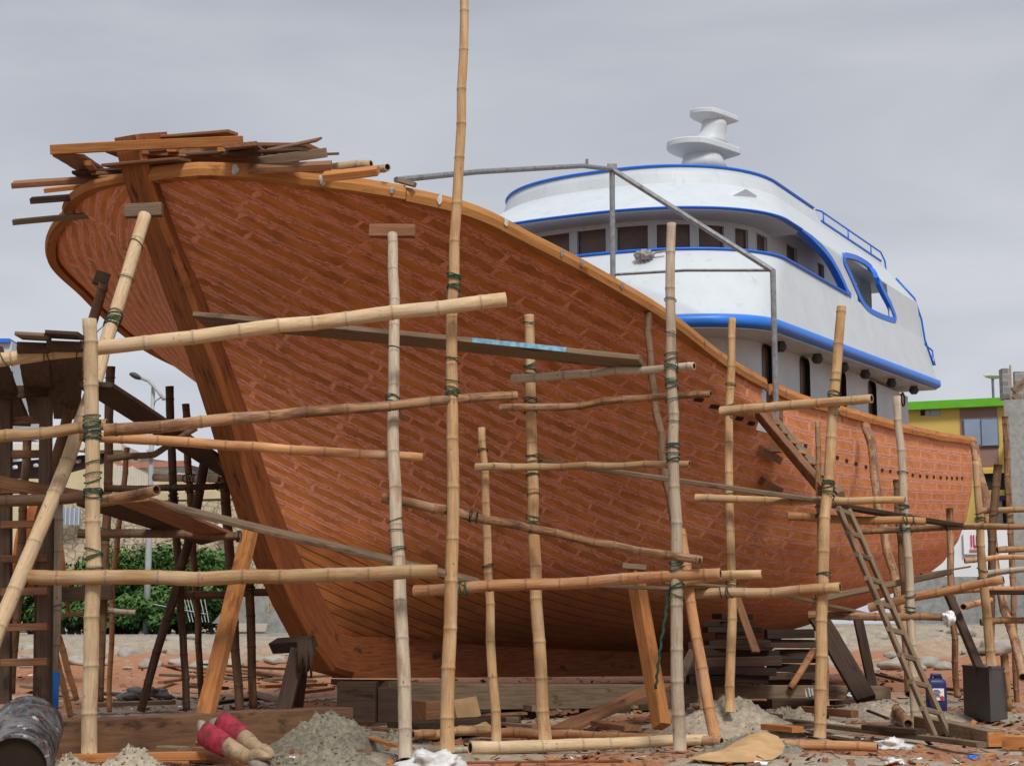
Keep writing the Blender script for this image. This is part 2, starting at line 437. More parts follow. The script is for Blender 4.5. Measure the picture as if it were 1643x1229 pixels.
def mat_hull():
    t = NT('hull_planking'); uv = t.uv(); sp = t.n('ShaderNodeSeparateXYZ'); t.l(uv, sp.inputs[0])
    X, Y = sp.outputs[0], sp.outputs[1]; PW = .17
    nz = t.noise(t.mapv(uv, (5.5, 9, 1)), 1.0, 4, .62); nz2 = t.noise(t.mapv(uv, (16, 26, 1)), 1.0, 3, .6)
    big = t.noise(t.mapv(uv, (.8, 1.4, 1)), 1.0, 3, .5)
    Yw = t.math('ADD', Y, t.math('MULTIPLY', t.math('SUBTRACT', t.noise(t.mapv(uv, (.6,.3,1)), 1.0, 2), .5), .06))
    ry = t.math('DIVIDE', Yw, PW); row = t.math('FLOOR', ry); fy = t.math('SUBTRACT', ry, row)
    dy = t.math('MULTIPLY', t.math('MINIMUM', fy, t.math('SUBTRACT', 1.0, fy)), PW)
    # frame lines: staggered a little from row to row
    wn = t.n('ShaderNodeTexWhiteNoise', noise_dimensions='1D'); t.l(row, wn.inputs['W']); rw = wn.outputs['Value']
    ST_ = t.attr('station')
    rx = t.math('DIVIDE', t.math('ADD', ST_, t.math('MULTIPLY', rw, .62)), 1.02); cx = t.math('FLOOR', rx); fx = t.math('SUBTRACT', rx, cx)
    dx = t.math('MULTIPLY', t.math('MINIMUM', fx, t.math('SUBTRACT', 1.0, fx)), 1.02)
    # filler mask
    wob = t.math('MULTIPLY', t.math('SUBTRACT', nz, .5), .11)
    wob2 = t.math('MULTIPLY', t.math('SUBTRACT', nz2, .5), .035)
    e1 = t.math('ADD', t.math('ADD', dy, wob), wob2)
    m1 = t.math('SUBTRACT', 1.0, t.step(e1, .036, .044))
    # frames weaker toward the bow
    near = t.step(X, 4.0, 10.0)
    wv = t.math('ADD', -.006, t.math('MULTIPLY', near, .040))
    e2 = t.math('SUBTRACT', t.math('ADD', t.math('ADD', dx, wob), wob2), wv)
    m2 = t.math('SUBTRACT', 1.0, t.step(e2, .012, .022))
    # a few joints coloured in even at the bow
    wn2 = t.n('ShaderNodeTexWhiteNoise', noise_dimensions='2D'); cb = t.n('ShaderNodeCombineXYZ'); t.l(row, cb.inputs[0]); t.l(cx, cb.inputs[1]); t.l(cb.outputs[0], wn2.inputs['Vector']); cell = wn2.outputs['Value']
    m3 = t.math('MULTIPLY', t.math('GREATER_THAN', cell, .62), t.math('SUBTRACT', 1.0, t.step(t.math('ADD', dx, wob), .022, .034)))
    stem_f = t.math('SUBTRACT', 1.0, t.step(t.math('ADD', X, t.math('MULTIPLY', t.math('SUBTRACT', nz, .5), .35)), .10, .16))
    blot = t.math('MULTIPLY', t.step(big, .60, .66), t.step(nz, .50, .56))
    fm = t.math('MAXIMUM', t.math('MAXIMUM', m1, m2), t.math('MAXIMUM', m3, t.math('MAXIMUM', stem_f, blot)), clamp=True)
    fa = t.attr('fill')
    fm = t.math('MULTIPLY', fm, t.step(t.math('ADD', fa, t.math('MULTIPLY', t.math('SUBTRACT', nz, .5), .9)), .35, .6))
    # wood
    g = t.noise(t.mapv(uv, (1.1, 45, 1)), 1.0, 5, .65, .3); g2 = t.noise(t.mapv(uv, (2.6, 6, 1)), 1.0, 4, .6)
    fore = t.math('SUBTRACT', 1.0, t.step(X, 3.0, 12.0))
    wood = t.mix(t.step(g, .3, .7), (.70,.245,.070), (.55,.185,.052))
    wood = t.mix(t.step(g2, .42, .66), wood, (.40,.135,.042))
    wood = t.mix(t.math('MULTIPLY', t.math('SUBTRACT', cell, .0), .45), wood, (.22,.078,.03))
    aft = t.mix(t.step(g2, .4, .7), (.64,.25,.088), (.52,.175,.058))
    wood = t.mix(t.math('MULTIPLY', t.math('SUBTRACT', 1.0, fore), .75), wood, aft)
    fillc = t.mix(t.step(nz2, .35, .7), (.78,.31,.185), (.66,.245,.135))
    fillc = t.mix(t.math('MULTIPLY', t.math('SUBTRACT', 1.0, fore), .55), fillc, (.68,.30,.185))
    grey = t.step(t.noise(t.mapv(uv, (3, 7, 1), (3, 8, 0)), 1.0, 4, .65), .58, .68)
    fillc = t.mix(t.math('MULTIPLY', grey, .5), fillc, (.42,.32,.27))
    c = t.mix(fm, wood, fillc)
    # fine dark seam line beside the filler
    seam = t.math('SUBTRACT', 1.0, t.step(t.math('SUBTRACT', dy, t.math('MULTIPLY', t.math('SUBTRACT', 1.0, t.attr('fill')), .004)), .0015, .006))
    sn = t.step(t.noise(t.mapv(uv, (2.2, 3, 1), (1, 5, 0)), 1.0, 3), .42, .58)
    sf = t.math('MAXIMUM', t.math('MULTIPLY', sn, .55), t.math('MULTIPLY', t.math('SUBTRACT', 1.0, fa), .9))
    c = t.mix(t.math('MULTIPLY', seam, sf), c, (.035,.016,.012))
    # edge shadow of ragged filler
    e1b = t.math('MULTIPLY', t.math('SUBTRACT', t.step(e1, .016, .022), t.step(e1, .022, .032)), .6)
    c = t.mix(t.math('MULTIPLY', e1b, fa), c, (.12,.045,.025))
    dirt = t.step(t.noise(t.mapv(uv, (1.0, .6, 1), (7, 2, 0)), .9, 4, .6), .52, .72)
    c = t.mix(t.math('MULTIPLY', dirt, .18), c, (.12,.05,.028))
    # dirty bottom planking, darkened further to paint in the shade under the hull
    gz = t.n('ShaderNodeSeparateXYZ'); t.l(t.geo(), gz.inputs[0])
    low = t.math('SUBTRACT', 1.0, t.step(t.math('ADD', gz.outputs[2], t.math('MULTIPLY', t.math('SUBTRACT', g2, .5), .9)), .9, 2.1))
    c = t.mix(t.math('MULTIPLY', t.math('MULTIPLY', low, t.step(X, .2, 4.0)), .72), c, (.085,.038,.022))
    bump = t.math('ADD', t.math('MULTIPLY', fm, .5), t.math('ADD', t.math('MULTIPLY', g, .25), t.math('MULTIPLY', seam, -1.2)))
    return t.fin(c, .68, bump, .7, .012, .22)
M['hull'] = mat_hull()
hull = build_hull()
HB = [hull.matrix_world @ v.co for v in hull.data.vertices]
_o0 = Vector(boat.location)
HBVH = BVHTree.FromPolygons([v.co+_o0 for v in hull.data.vertices], [tuple(p.vertices) for p in hull.data.polygons])
def on_hull(px, py):
    h = HBVH.ray_cast(Vector((0,0,EZ)), ray(px, py).normalized())
    return h[0], h[1]

# deck inside the bulwarks
def deck():
    V=[]; Fc=[]
    n = 60
    for i in range(n+1):
        u = .8+(LEN-.9)*i/n; v = 1-.75/(zs(u)-zk(u)); b = max(bhalf(u, v)-.06, .02)
        V += [W(u,-b,zs(u)-.78), W(u,b,zs(u)-.78)]
    for i in range(n): Fc.append((2*i,2*i+1,2*i+3,2*i+2))
    mk('deck', V, Fc, M['wood_board'], boat)
deck()
# stem post
M['wood_front'] = mat_wood('wood_stem_front', (.30,.105,.035), (.17,.058,.022), (.065,.028,.016), .75, 1.2)
M['wood_chamfer'] = mat_wood('wood_stem_edge', (.42,.145,.045), (.28,.088,.03), (.13,.045,.018), .75, 1.6)
def stem():
    S = [(-.07,6.16)]+STEM[:]
    hw = .17; V=[]; UV=[]; L=0; n=len(S)
    for i,(u,z) in enumerate(S):
        a = S[max(0,i-1)]; b = S[min(n-1,i+1)]; tx, tz = b[0]-a[0], b[1]-a[1]; l = math.hypot(tx,tz); nx, nz = -tz/l, tx/l   # aft/up normal
        if i: L += math.hypot(u-S[i-1][0], z-S[i-1][1])
        dep = .46
        if nx < 0: nx, nz = -nx, -nz
        jit = .012*math.sin(i*2.1)
        ring = [(u, hw*.70+jit),(u+nx*.05, hw+jit),(u+nx*dep, hw),(u+nx*dep, -hw),(u+nx*.03,-hw),(u,-hw*.94)]
        zz = [z, z+nz*.05, z+nz*dep, z+nz*dep, z+nz*.03, z]
        for k,((uu,bb),z_) in enumerate(zip(ring, zz)):
            V.append(W(uu,bb,z_)); UV.append((L, (0,.03,.5,.9,1.3,.37)[k]))
    Fc=[]
    for i in range(n-1):
        for k in range(6): Fc.append((i*6+k,i*6+(k+1)%6,(i+1)*6+(k+1)%6,(i+1)*6+k))
    Fc.append(tuple(range(6))); Fc.append(tuple((n-1)*6+k for k in range(5,-1,-1)))
    mk('stem_post', V, Fc, None, boat, uv=UV, mats=[M['wood_front'], M['wood_chamfer'], M['wood_stem']], fm=[(1 if k==0 else 2 if k==1 else 0) for i in range(n-1) for k in range(6)]+[0,0])
stem()
# keel and deadwood
def keel():
    V=[]; UV=[]; Fc=[]; n=30
    for i in range(n+1):
        u = 4.1+(18.6-4.1)*i/n; zt = zk(u)+.10; zb = zkeel(u)
        for b, z in ((-.16,zb),(.16,zb),(.16,zt),(-.16,zt)): V.append(W(u,b,z)); UV.append((u, z+b*.3))
    for i in range(n):
        for k in range(4): Fc.append((i*4+k,i*4+(k+1)%4,(i+1)*4+(k+1)%4,(i+1)*4+k))
    Fc.append((3,2,1,0)); Fc.append((n*4,n*4+1,n*4+2,n*4+3))
    mk('keel', V, Fc, M['wood_keel'], boat, uv=UV)
    V=[];UV=[];Fc=[];n=16
    for i in range(n+1):
        u=12.5+(20.6-12.5)*i/n; zt=zk(u)+.10; zb=zkeel(u)+.42 if u<18.6 else zk(u)-.02-(20.6-u)*.25
        for b,z in ((-.13,zb),(.13,zb),(.13,zt),(-.13,zt)): V.append(W(u,b,z)); UV.append((u,z))
    for i in range(n):
        for k in range(4): Fc.append((i*4+k,i*4+(k+1)%4,(i+1)*4+(k+1)%4,(i+1)*4+k))
    Fc.append((3,2,1,0)); Fc.append((n*4,n*4+1,n*4+2,n*4+3))
    mk('deadwood', V, Fc, M['wood_dark'], boat, uv=UV)
keel()
# rails
def rail(name, u0, u1, sd, h=.145, th=.12, mat='wood_rail', dz=0.0, n=90, label=None):
    V=[]; UV=[]; L=0; P=None; s0=us(1.0)
    for i in range(n+1):
        f = i/n; u = u0+(u1-u0)*(f**1.7 if u0 < 1 else f)
        b = bhalf(u, 1.0) if u > s0 else 0
        e = .002
        b2 = bhalf(u+.02, 1.0); tu, tb = .02, b2-b; l = math.hypot(tu,tb); nu, nb = -tb/l, tu/l
        z = zs(u)+dz
        wob = .006*math.sin(u*2.3)
        for o_, z_ in ((-.07, z-h),(th-.05, z-h+wob),(th-.03, z-h*.5),(th-.05+wob, z),(-.07, z+.01)):
            V.append(W(u+nu*o_, (b+nb*o_)*sd, z_)); 
        if P is not None: L += math.hypot(u-P[0], b-P[1])
        P=(u,b)
        UV += [(L,0),(L,.05),(L,.12),(L,.2),(L,.3)]
    Fc=[]
    for i in range(n):
        for k in range(5):
            q=(i*5+k,i*5+(k+1)%5,(i+1)*5+(k+1)%5,(i+1)*5+k); Fc.append(q)
    Fc.append((0,1,2,3,4)); Fc.append(tuple(n*5+k for k in (4,3,2,1,0)))
    o = mk(name, V, Fc, M[mat], boat, uv=UV)
    if label: o['label'] = label
    return o
s0 = us(1.0)
def u_at_px(px):
    best=min(((abs(proj(W(u,bhalf(u,1.0),zs(u)))[0]-px), u) for u in [s0+.02*k for k in range(int((LEN-s0)/.02))]))
    return best[1]
def proj(p):
    x,y,z=p.x,p.y,p.z-EZ; f=y*CT+z*ST; q=-y*ST+z*CT
    return CX+F*x/f, CY-F*q/f
uj = u_at_px(650)
r1 = rail('cap_rail', s0-.02, uj, 1)
r2 = rail('cap_rail', uj+.005, GAP0-.02, 1, dz=-.015, mat='wood_rail')
r3 = rail('cap_rail', GAP1+.02, LEN+.06, 1, h=.15, mat='wood_new', label='darker rail of the aft bulwark')
r4 = rail('cap_rail', s0-.02, LEN+.05, -1, n=140, h=.10, th=.085, mat='wood_new')
# rail patches
for px, rr in ((380,r1),(516,r1),(627,r1),(703,r2),(803,r2),(893,r2),(924,r2),(989,r2),(1120,r2),(1165,r2),(1252,r3),(1350,r3),(1393,r3),(1427,r3),(1457,r3)):
    u = u_at_px(px); b=bhalf(u,1.0); b2=bhalf(u+.02,1.0); l=math.hypot(.02,b2-b); nu,nb=-(b2-b)/l,.02/l
    rs = random.Random(px); c = W(u+nu*.094,b+nb*.094,zs(u)-.075); T = (DU*.02+DB*(b2-b)).normalized(); N = (DU*nu+DB*nb)
    pts=[]; k=11
    big = px in (380,516,703,803)
    V=[c+N*.006]; 
    for q in range(k):
        a=2*math.pi*q/k; rr_=(.042 if big else .032)*rs.uniform(.7,1.35)
        V.append(c+T*math.cos(a)*rr_*.8+Vector((0,0,1))*math.sin(a)*rr_*1.25+N*.002)
    mk('putty_patch', V, [(0,1+q,1+(q+1)%k) for q in range(k)], M['putty' if big else 'metal'], rr)
# scuppers (small freeing holes)
sc = [(1121,641),(1146,652),(1186,671),(1205,679),(1292,715),(1343,734),(1358,739),(1373,744),(1389,749),(1415,754),(1428,756),(1441,758),(1464,762),(1476,763.5),(1487,764.5),(1498,765),(1509,766),(1519,766.5),(1527,767),(1535,767),(1543,767)]
for k,(x,y) in enumerate(sc):
    p, nn = on_hull(x, y)
    if p is None: continue
    if nn.dot(ray(x,y)) > 0: nn = -nn
    T = nn.cross(Vector((0,0,1))).normalized(); U2 = T.cross(nn)
    mb = MB(); mb.box(p, T, U2, nn, (.085 if x<1260 else .06), (.030 if x<1260 else .026), .012); mb.build('scupper', M['inside'], hull)
for x,y,l in ((1230,727,.26),(1232,775,.26)):
    p, nn = on_hull(x, y)
    if nn.dot(ray(x,y)) > 0: nn = -nn
    T = nn.cross(Vector((0,0,1))).normalized(); U2 = T.cross(nn)
    if T.dot(DU) < 0: T = -T
    mb = MB(); mb.box(p+nn*.06, T-U2*.18, U2, nn, l, .055, .07); mb.build('foot_cleat', M['wood_board'], boat)
# bulwark end posts at the gangway
for uu, h in ((GAP1+.20,.95),):
    bb = bhalf(uu,1.0)
    mb = MB(); mb.box(W(uu,bb-.05,zs(uu)-h/2+.02), DU, DB, (0,0,1), .09, .09, h/2); mb.build('bulwark_post', M['wood_board'], boat)

# ------------------------------------------------------------------ superstructure
def plan(un, bm, a, u_end, e, m=26, mq=46):
    """port half of a plan curve from the nose to the aft end"""
    out=[]
    for k in range(m+1):
        ph = math.pi/2*k/m; out.append((un+a*(1-math.cos(ph)), bm*math.sin(ph)**e))
    for k in range(1, mq+1): out.append((un+a+(u_end-un-a)*k/mq, bm))
    return out
def lvl(z, n):  # un, bm, a, u_end, exponent
    K = [5.6, 6.83, 7.5, 8.2, 8.5]
    rows = [(9.15,3.32,1.5,20.75,.6),(10.12,3.06,1.75,20.25,.8),(10.10,3.05,1.9,19.95,.8),(11.25,2.52,2.0,19.6,.8),(11.30,2.42,2.0,19.5,.8)]
    return tuple(float(np.interp(z, K, [r[k] for r in rows])) for k in range(5))
def arch(u): return float(np.interp(u, [0,12.6,13.2,13.8,14.3,14.7,15.0,15.25,15.3,16.3,99],[7.5,7.5,7.49,7.44,7.33,7.17,7.02,6.86,6.86,7.5,7.5]))
def band_z(u): return 5.63+(u-10)*.036
NP = 26+46
def shell_rows():
    """levels of the port half: list of rows of (u,b,z); row names"""
    rows=[]; names=[]
    def row(zf, nm):
        r=[]
        for k in range(NP+1):
            # find u first from a nominal z
            z = zf(0); 
            for _ in range(3):
                pr = PL(z); u,b = pr[k]; z = zf(u)
            pr = PL(z); u,b = pr[k]; r.append((u,b,z))
        rows.append(r); names.append(nm)
    cache={}
    def PL(z):
        zz=round(z,3)
        if zz not in cache:
            un,bm,a,ue,e=lvl(zz,0); cache[zz]=plan(un,bm,a,ue,e)
        return cache[zz]
    nE=16
    for j in range(nE+1): row(lambda u,j=j: band_z(u)+(6.83-band_z(u))*j/nE, 'L')
    row(lambda u: max(arch(u),6.831), 'B')
    nV=16
    topz=lambda u: 8.5-(.0 if u<15.4 else .20 if u>15.6 else (u-15.4))
    for j in range(1,nV+1): row(lambda u,j=j: arch(u)+(8.2-arch(u))*j/nV, 'V')
    row(lambda u: 8.21, 'P'); row(lambda u: 8.21+(topz(u)-8.21)*.5, 'P'); row(lambda u: topz(u), 'T')
    return rows, names
SR, SN = shell_rows()
HOLE_PX = [(1120+x/2.926, 260+y/2.926) for x,y in ((680,435),(745,450),(812,492),(845,550),(872,612),(902,665),(927,732),(921,746),(862,727),(800,697),(765,652),(738,590),(708,520),(679,462))]
def skin_b(z): return lvl(z,0)[1]
def on_skin(px, py):
    b=2.8
    for _ in range(12):
        r=ray(px,py); t=(b+X0*DB.x+Y0*DB.y)/(r.x*DB.x+r.y*DB.y)
        z=EZ+t*r.z; b=skin_b(z)
    u=(t*r.x-X0)*DU.x+(t*r.y-Y0)*DU.y
    return u,b,z
HOLE=[on_skin(*p) for p in HOLE_PX]
def inside(u,z,poly):
    c=False; n=len(poly)
    for i in range(n):
        (u1,_,z1),(u2,_,z2)=poly[i],poly[(i+1)%n]
        if (z1>z)!=(z2>z) and u<(u2-u1)*(z-z1)/(z2-z1)+u1: c=not c
    return c
def build_shell():
    V=[];Fc=[]; nr=len(SR)
    ks=[float(k) for k in range(27)]; x=26.0
    while x<NP-1e-6: x+=.25; ks.append(min(x,NP))
    n=len(ks)
    def P(j,k):
        i=min(int(k),NP-1); f=k-i; a=SR[j][i]; b=SR[j][i+1]
        return tuple(a[q]+(b[q]-a[q])*f for q in range(3))
    base=[[P(j,k) for k in ks] for j in range(nr)]
    rows=[]
    for j in range(nr-1):
        rows.append((base[j], SN[j]))
        if SN[j] in('L','B','V') and SN[j+1] in ('L','V'):
            for s_ in range(1,4):
                f=s_/4; rows.append(([tuple(base[j][k][q]*(1-f)+base[j+1][k][q]*f for q in range(3)) for k in range(n)], 'S'))
    rows.append((base[-1], SN[-1]))
    for r,_ in rows: V += [W(p[0],p[1],p[2]) for p in r]
    off=len(V)
    for r,_ in rows: V += [W(p[0],-p[1],p[2]) for p in r]
    def ix(sd,a,k): return a*n+k if (sd==1 or k==0) else off+a*n+k
    for sd in (1,-1):
        for a in range(len(rows)-1):
            for k in range(n-1):
                p=rows[a][0][k]; q=rows[a+1][0][k+1]; um=(p[0]+q[0])/2; zm=(p[2]+q[2])/2
                if rows[a+1][1]=='B' and rows[a][1]=='L' and um<15.25: continue
                if inside(um,zm,HOLE): continue
                f=(ix(sd,a,k),ix(sd,a,k+1),ix(sd,a+1,k+1),ix(sd,a+1,k))
                Fc.append(f if sd==1 else f[::-1])
    used=sorted(set(i for f in Fc for i in f)); mp={o:i for i,o in enumerate(used)}
    V=[V[i] for i in used]; Fc=[tuple(mp[i] for i in f) for f in Fc]
    o=mk('superstructure_shell', V, Fc, M['white'], boat, smooth=True)
    md=o.modifiers.new('thickness','SOLIDIFY'); md.thickness=.05; md.offset=-1
    o.data.set_sharp_from_angle(angle=R(28))
build_shell()
def full(row):  # starboard aft -> nose -> port aft
    return [(u,-b,z) for u,b,z in reversed(row)]+list(row[1:])
def ribbon(pts, h0, h1, o0, o1, name, mat, parent=None, closed=False, smooth=True, inset=0):
    """a band along a plan curve: from z+h0 to z+h1, o0 to o1 outward"""
    V=[]; n=len(pts); Fc=[]
    for i,p in enumerate(pts):
        a=pts[i-1] if (i or closed) else p; b=pts[(i+1)%n] if (i<n-1 or closed) else p
        tu,tb=b[0]-a[0],b[1]-a[1]; l=math.hypot(tu,tb) or 1; nu,nb=-tb/l,tu/l
        for o_,h_ in ((o0,h0),(o1,h0+.25*(h1-h0)),(o1+.012,(h0+h1)/2),(o1,h0+.8*(h1-h0)),(o0,h1)):
            V.append(W(p[0]+nu*o_,p[1]+nb*o_,p[2]+h_))
    m=5
    for i in range(n if closed else n-1):
        i2=(i+1)%n
        for k in range(m): Fc.append((i*m+k,i*m+(k+1)%m,i2*m+(k+1)%m,i2*m+k))
    return mk(name, V, Fc, M[mat], parent or boat, smooth=smooth)
bandrow=[(u,b,z) for u,b,z in SR[0]]
fb=full(bandrow)
# deck-edge blue band, going round the nose
ribbon(fb, -.20, .03, -.04, .07, 'blue_deck_band', 'blue_band')
ribbon([(p[0],p[1],p[2]) for p in full([q for q in SR[16] if q[0]<15.3])], -.02, .04, -.03, .035, 'bulwark_trim', 'blue')
Brow=[q for q in SR[17] if q[0]<12.7]
ribbon(full(Brow), -.03, .02, -.03, .035, 'visor_trim', 'blue')
Trow=[q for q in SR[-1] if q[0]<15.45]
ribbon(full(Trow), -.02, .035, -.05, .03, 'roof_trim', 'blue')
# arch reveal: wide blue strip turned into the opening
for sd in (1,-1):
    cur=[(u,b,z) for u,b,z in SR[17] if 12.5<u<15.5]
    V=[]; 
    for i,(u,b,z) in enumerate(cur):
        f=min(1,max(0,(i-1)/6)); w=.04+.10*f
        a=cur[max(0,i-1)]; c=cur[min(len(cur)-1,i+1)]; tu,tz=c[0]-a[0],c[2]-a[2]; l=math.hypot(tu,tz); nu,nz=tz/l,-tu/l
        if nz>0: nu,nz=-nu,-nz
        V+= [W(u-nu*.01,(b+.025)*sd,z-nz*.01), W(u+nu*w*.55,(b+.02)*sd,z+nz*w*.55), W(u+nu*w*.6,(b-.10)*sd,z+nz*w*.6), W(u-nu*.01,(b-.1)*sd,z-nz*.01)]
    n=len(cur); Fc=[]
    for i in range(n-1):
        for k in range(4): Fc.append((i*4+k,i*4+(k+1)%4,(i+1)*4+(k+1)%4,(i+1)*4+k))
    mk('arch_trim', V, Fc, M['blue'], boat)
# window-opening trim
for sd in (1,-1):
    H=[]; n=len(HOLE)
    for i in range(n):
        a,b=HOLE[i],HOLE[(i+1)%n]
        for f in (0,.25,.5,.75): H.append(tuple(a[q]+(b[q]-a[q])*f for q in range(3)))
    # smooth
    for _ in range(2): H=[tuple((H[i-1][q]+2*H[i][q]+H[(i+1)%len(H)][q])/4 for q in range(3)) for i in range(len(H))]
    V=[]; m=len(H)
    for i,(u,b,z) in enumerate(H):
        pu,_,pz=H[i-2]; qu,_,qz=H[(i+2)%m]; tu,tz=qu-pu,qz-pz; l=math.hypot(tu,tz); dx,dz=tz/l,-tu/l
        cu=sum(h[0] for h in H)/m; cz=sum(h[2] for h in H)/m
        if dx*(cu-u)+dz*(cz-z)<0: dx,dz=-dx,-dz
        bb=skin_b(z); thick=.045+.06*max(0,-dx)
        V+=[W(u-dx*.05,(bb-.05)*sd,z-dz*.05),W(u-dx*.05,(bb+.02)*sd,z-dz*.05),W(u+dx*thick,(bb+.025)*sd,z+dz*thick),W(u+dx*thick,(bb-.06)*sd,z+dz*thick)]
    Fc=[]
    for i in range(m):
        i2=(i+1)%m
        for k in range(4): Fc.append((i*4+k,i*4+(k+1)%4,i2*4+(k+1)%4,i2*4+k))
    mk('side_opening_trim', V, Fc, M['blue'], boat)
# horizontal plates: upper deck, soffit of visor, roof
def plate(rowsel, zoff, name, mat, thick=.06, shrink=.03, umax=99):
    row=[q for q in rowsel if q[0]<=umax]; V=[]; Fc=[]
    for (u,b,z) in row:
        for s_ in (-1,1): V.append(W(u,max(b-shrink,0)*s_,z+zoff)); V.append(W(u,max(b-shrink,0)*s_,z+zoff-thick))
    n=len(row)
    for i in range(n-1):
        a=i*4; c=a+4
        Fc+=[(a,a+2,c+2,c),(a+1,c+1,c+3,a+3),(a,c,c+1,a+1),(a+2,a+3,c+3,c+2)]
    e=(n-1)*4; Fc.append((e,e+2,e+3,e+1))
    return mk(name, V, Fc, M[mat], boat)
plate(SR[0], -.10, 'upper_deck', 'white', .10, .02)
SOF=[(u,b,7.52) for u,b,z in [(p[0],p[1],0) for p in plan(10.14,3.03,1.9,19.9,.8)]]
plate(SOF, 0.0, 'visor_soffit', 'white_in', .05, .04, 13.0)
SOF2=[(u,b,7.60) for u,b in plan(10.6,2.85,1.9,19.6,.8)]
plate([q for q in SOF2 if q[0]>12.7], .16, 'side_deck_ceiling', 'white_in', .05, .04)
plate([(u,b-.03,8.18) for u,b,z in SR[-1]], 0, 'roof_deck', 'white', .08, .03)
# wheelhouse: walls with real window openings
def wall_curve(un,bm,a,ue,e,n=300):
    pl=plan(un,bm,a,ue,e,80,120); pts=full([(u,b,0) for u,b in pl]); out=[(0.0,)+pts[0]]
    for i in range(1,len(pts)): out.append((out[-1][0]+math.dist(pts[i],pts[i-1]),)+pts[i])
    return out
class Curve:
    def __init__(s, pts): s.S=[p[0] for p in pts]; s.U=[p[1] for p in pts]; s.B=[p[2] for p in pts]; s.L=s.S[-1]
    def at(s,x): return float(np.interp(x,s.S,s.U)),float(np.interp(x,s.S,s.B))
    def nrm(s,x):
        a=s.at(x-.02); b=s.at(x+.02); tu,tb=b[0]-a[0],b[1]-a[1]; l=math.hypot(tu,tb); return -tb/l,tu/l
    def find(s,px,z):   # arc position seen at photo column px
        best=None
        for k in range(600):
            x=s.L*(.25+.75*k/600); u,b=s.at(x); nu,nb=s.nrm(x); p=W(u,b,z)
            if (DU*nu+DB*nb).dot(p-Vector((0,0,EZ)))>0: continue
            e=abs(proj(p)[0]-px)
            if best is None or e<best[0]: best=(e,x)
        return best[1]
def wall_with_holes(C, z0, z1, holes, name, mat, parent, wid=.07, rnd_=0.0, step=.05):
    """holes: (s0,s1,zlo,zhi); grid with lines exactly at the hole edges"""
    S=set([0,C.L]); Z=set([z0,z1])
    for a,b,c,d in holes: S|={a,b}; Z|={c,d}
    def ref(vals,st):
        v=sorted(vals); out=[]
        for a,b in zip(v,v[1:]):
            n=max(1,int((b-a)/st)); out+=[a+(b-a)*k/n for k in range(n)]
        return out+[v[-1]]
    S=ref(S,.12); Z=ref(Z,.5); V=[]; Fc=[]
    for s_ in S:
        u,b=C.at(s_)
        for z in Z: V.append(W(u,b,z))
    m=len(Z)
    for i in range(len(S)-1):
        for j in range(m-1):
            sm=(S[i]+S[i+1])/2; zm=(Z[j]+Z[j+1])/2
            if any(a<sm<b and c<zm<d for a,b,c,d in holes): continue
            Fc.append((i*m+j,(i+1)*m+j,(i+1)*m+j+1,i*m+j+1))
    o=mk(name,V,Fc,M[mat],parent,smooth=False)
    md=o.modifiers.new('thickness','SOLIDIFY'); md.thickness=wid; md.offset=-1
    return o
wh = Curve(wall_curve(10.75,2.50,1.7,18.6,.8))
zc=7.1
PXW=[(868,915),(925,974),(989,1043),(1052,1110),(1119,1163),(1177,1202),(1213,1232)]
holes=[]; wins=[]
for a,b in PXW:
    sa,sb=wh.find(a,zc),wh.find(b,zc)
    if a<900: sa=sb-.62
    holes.append((sa,sb,6.80,7.42)); wins.append((sa,sb,6.80,7.42))
sa,sb=wh.find(1262,zc),wh.find(1280,zc); Yw_=W(*wh.at((sa+sb)/2),0).y; holes.append((sa,sb,at(0,424,Yw_).z,at(0,392,Yw_).z)); wins.append(holes[-1])
sa,sb=wh.find(1312,zc),wh.find(1323,zc); Yw_=W(*wh.at((sa+sb)/2),0).y; holes.append((sa,sb,at(0,452,Yw_).z,at(0,421,Yw_).z)); wins.append(holes[-1])
# mirrored windows on the starboard side
mid=wh.L/2
extra=[]
for a,b,c,d in holes[4:]:
    m0,m1=2*mid-b,2*mid-a
    if m1<min(h[0] for h in holes)-.02: extra.append((m0,m1,c,d))
s_first=min(h[0] for h in holes)
k=0; x=s_first-.12
while k<2: extra.append((x-.6,x,6.80,7.36)); x-=.72; k+=1
ex=[]
for h in extra:
    if all(h[1]<=g[0]-.03 or h[0]>=g[1]+.03 for g in ex): ex.append(h)
wheelhouse = wall_with_holes(wh, 5.6, 7.72, holes+ex, 'wheelhouse', 'white', boat)
for (a,b,c,d) in holes+ex:
    V=[];Fc=[]; n=4
    for k in range(n+1):
        s_=a-.03+(b-a+.06)*k/n; u,bb=wh.at(s_); nu,nb=wh.nrm(s_)
        V+=[W(u-nu*.055,bb-nb*.055,c-.03),W(u-nu*.055,bb-nb*.055,d+.03)]
    for k in range(n): Fc.append((2*k,2*k+2,2*k+3,2*k+1))
    w=mk('window_pane',V,Fc,M['glass_dark'],wheelhouse)
    mb=MB()
    # thin grey frame
    def bar(s0_,s1_,za,zb,dep=.03):
        V=[]; n=3
        for k in range(n+1):
            s_=s0_+(s1_-s0_)*k/n; u,bb=wh.at(s_); nu,nb=wh.nrm(s_)
            for o_,z_ in ((.004,za),(.004,zb),(-.05,zb),(-.05,za)): V.append(W(u+nu*o_,bb+nb*o_,z_))
        Fc=[]
        for k in range(n):
            for q in range(4): Fc.append((k*4+q,k*4+(q+1)%4,(k+1)*4+(q+1)%4,(k+1)*4+q))
        mb.add(V,Fc)
    t_=.022
    bar(a+.001,a+t_,c,d); bar(b-t_,b-.001,c,d); bar(a+t_,b-t_,d-t_,d-.001); bar(a+t_,b-t_,c+.001,c+t_)
    mb.build('window_frame', M['white_in'], wheelhouse)
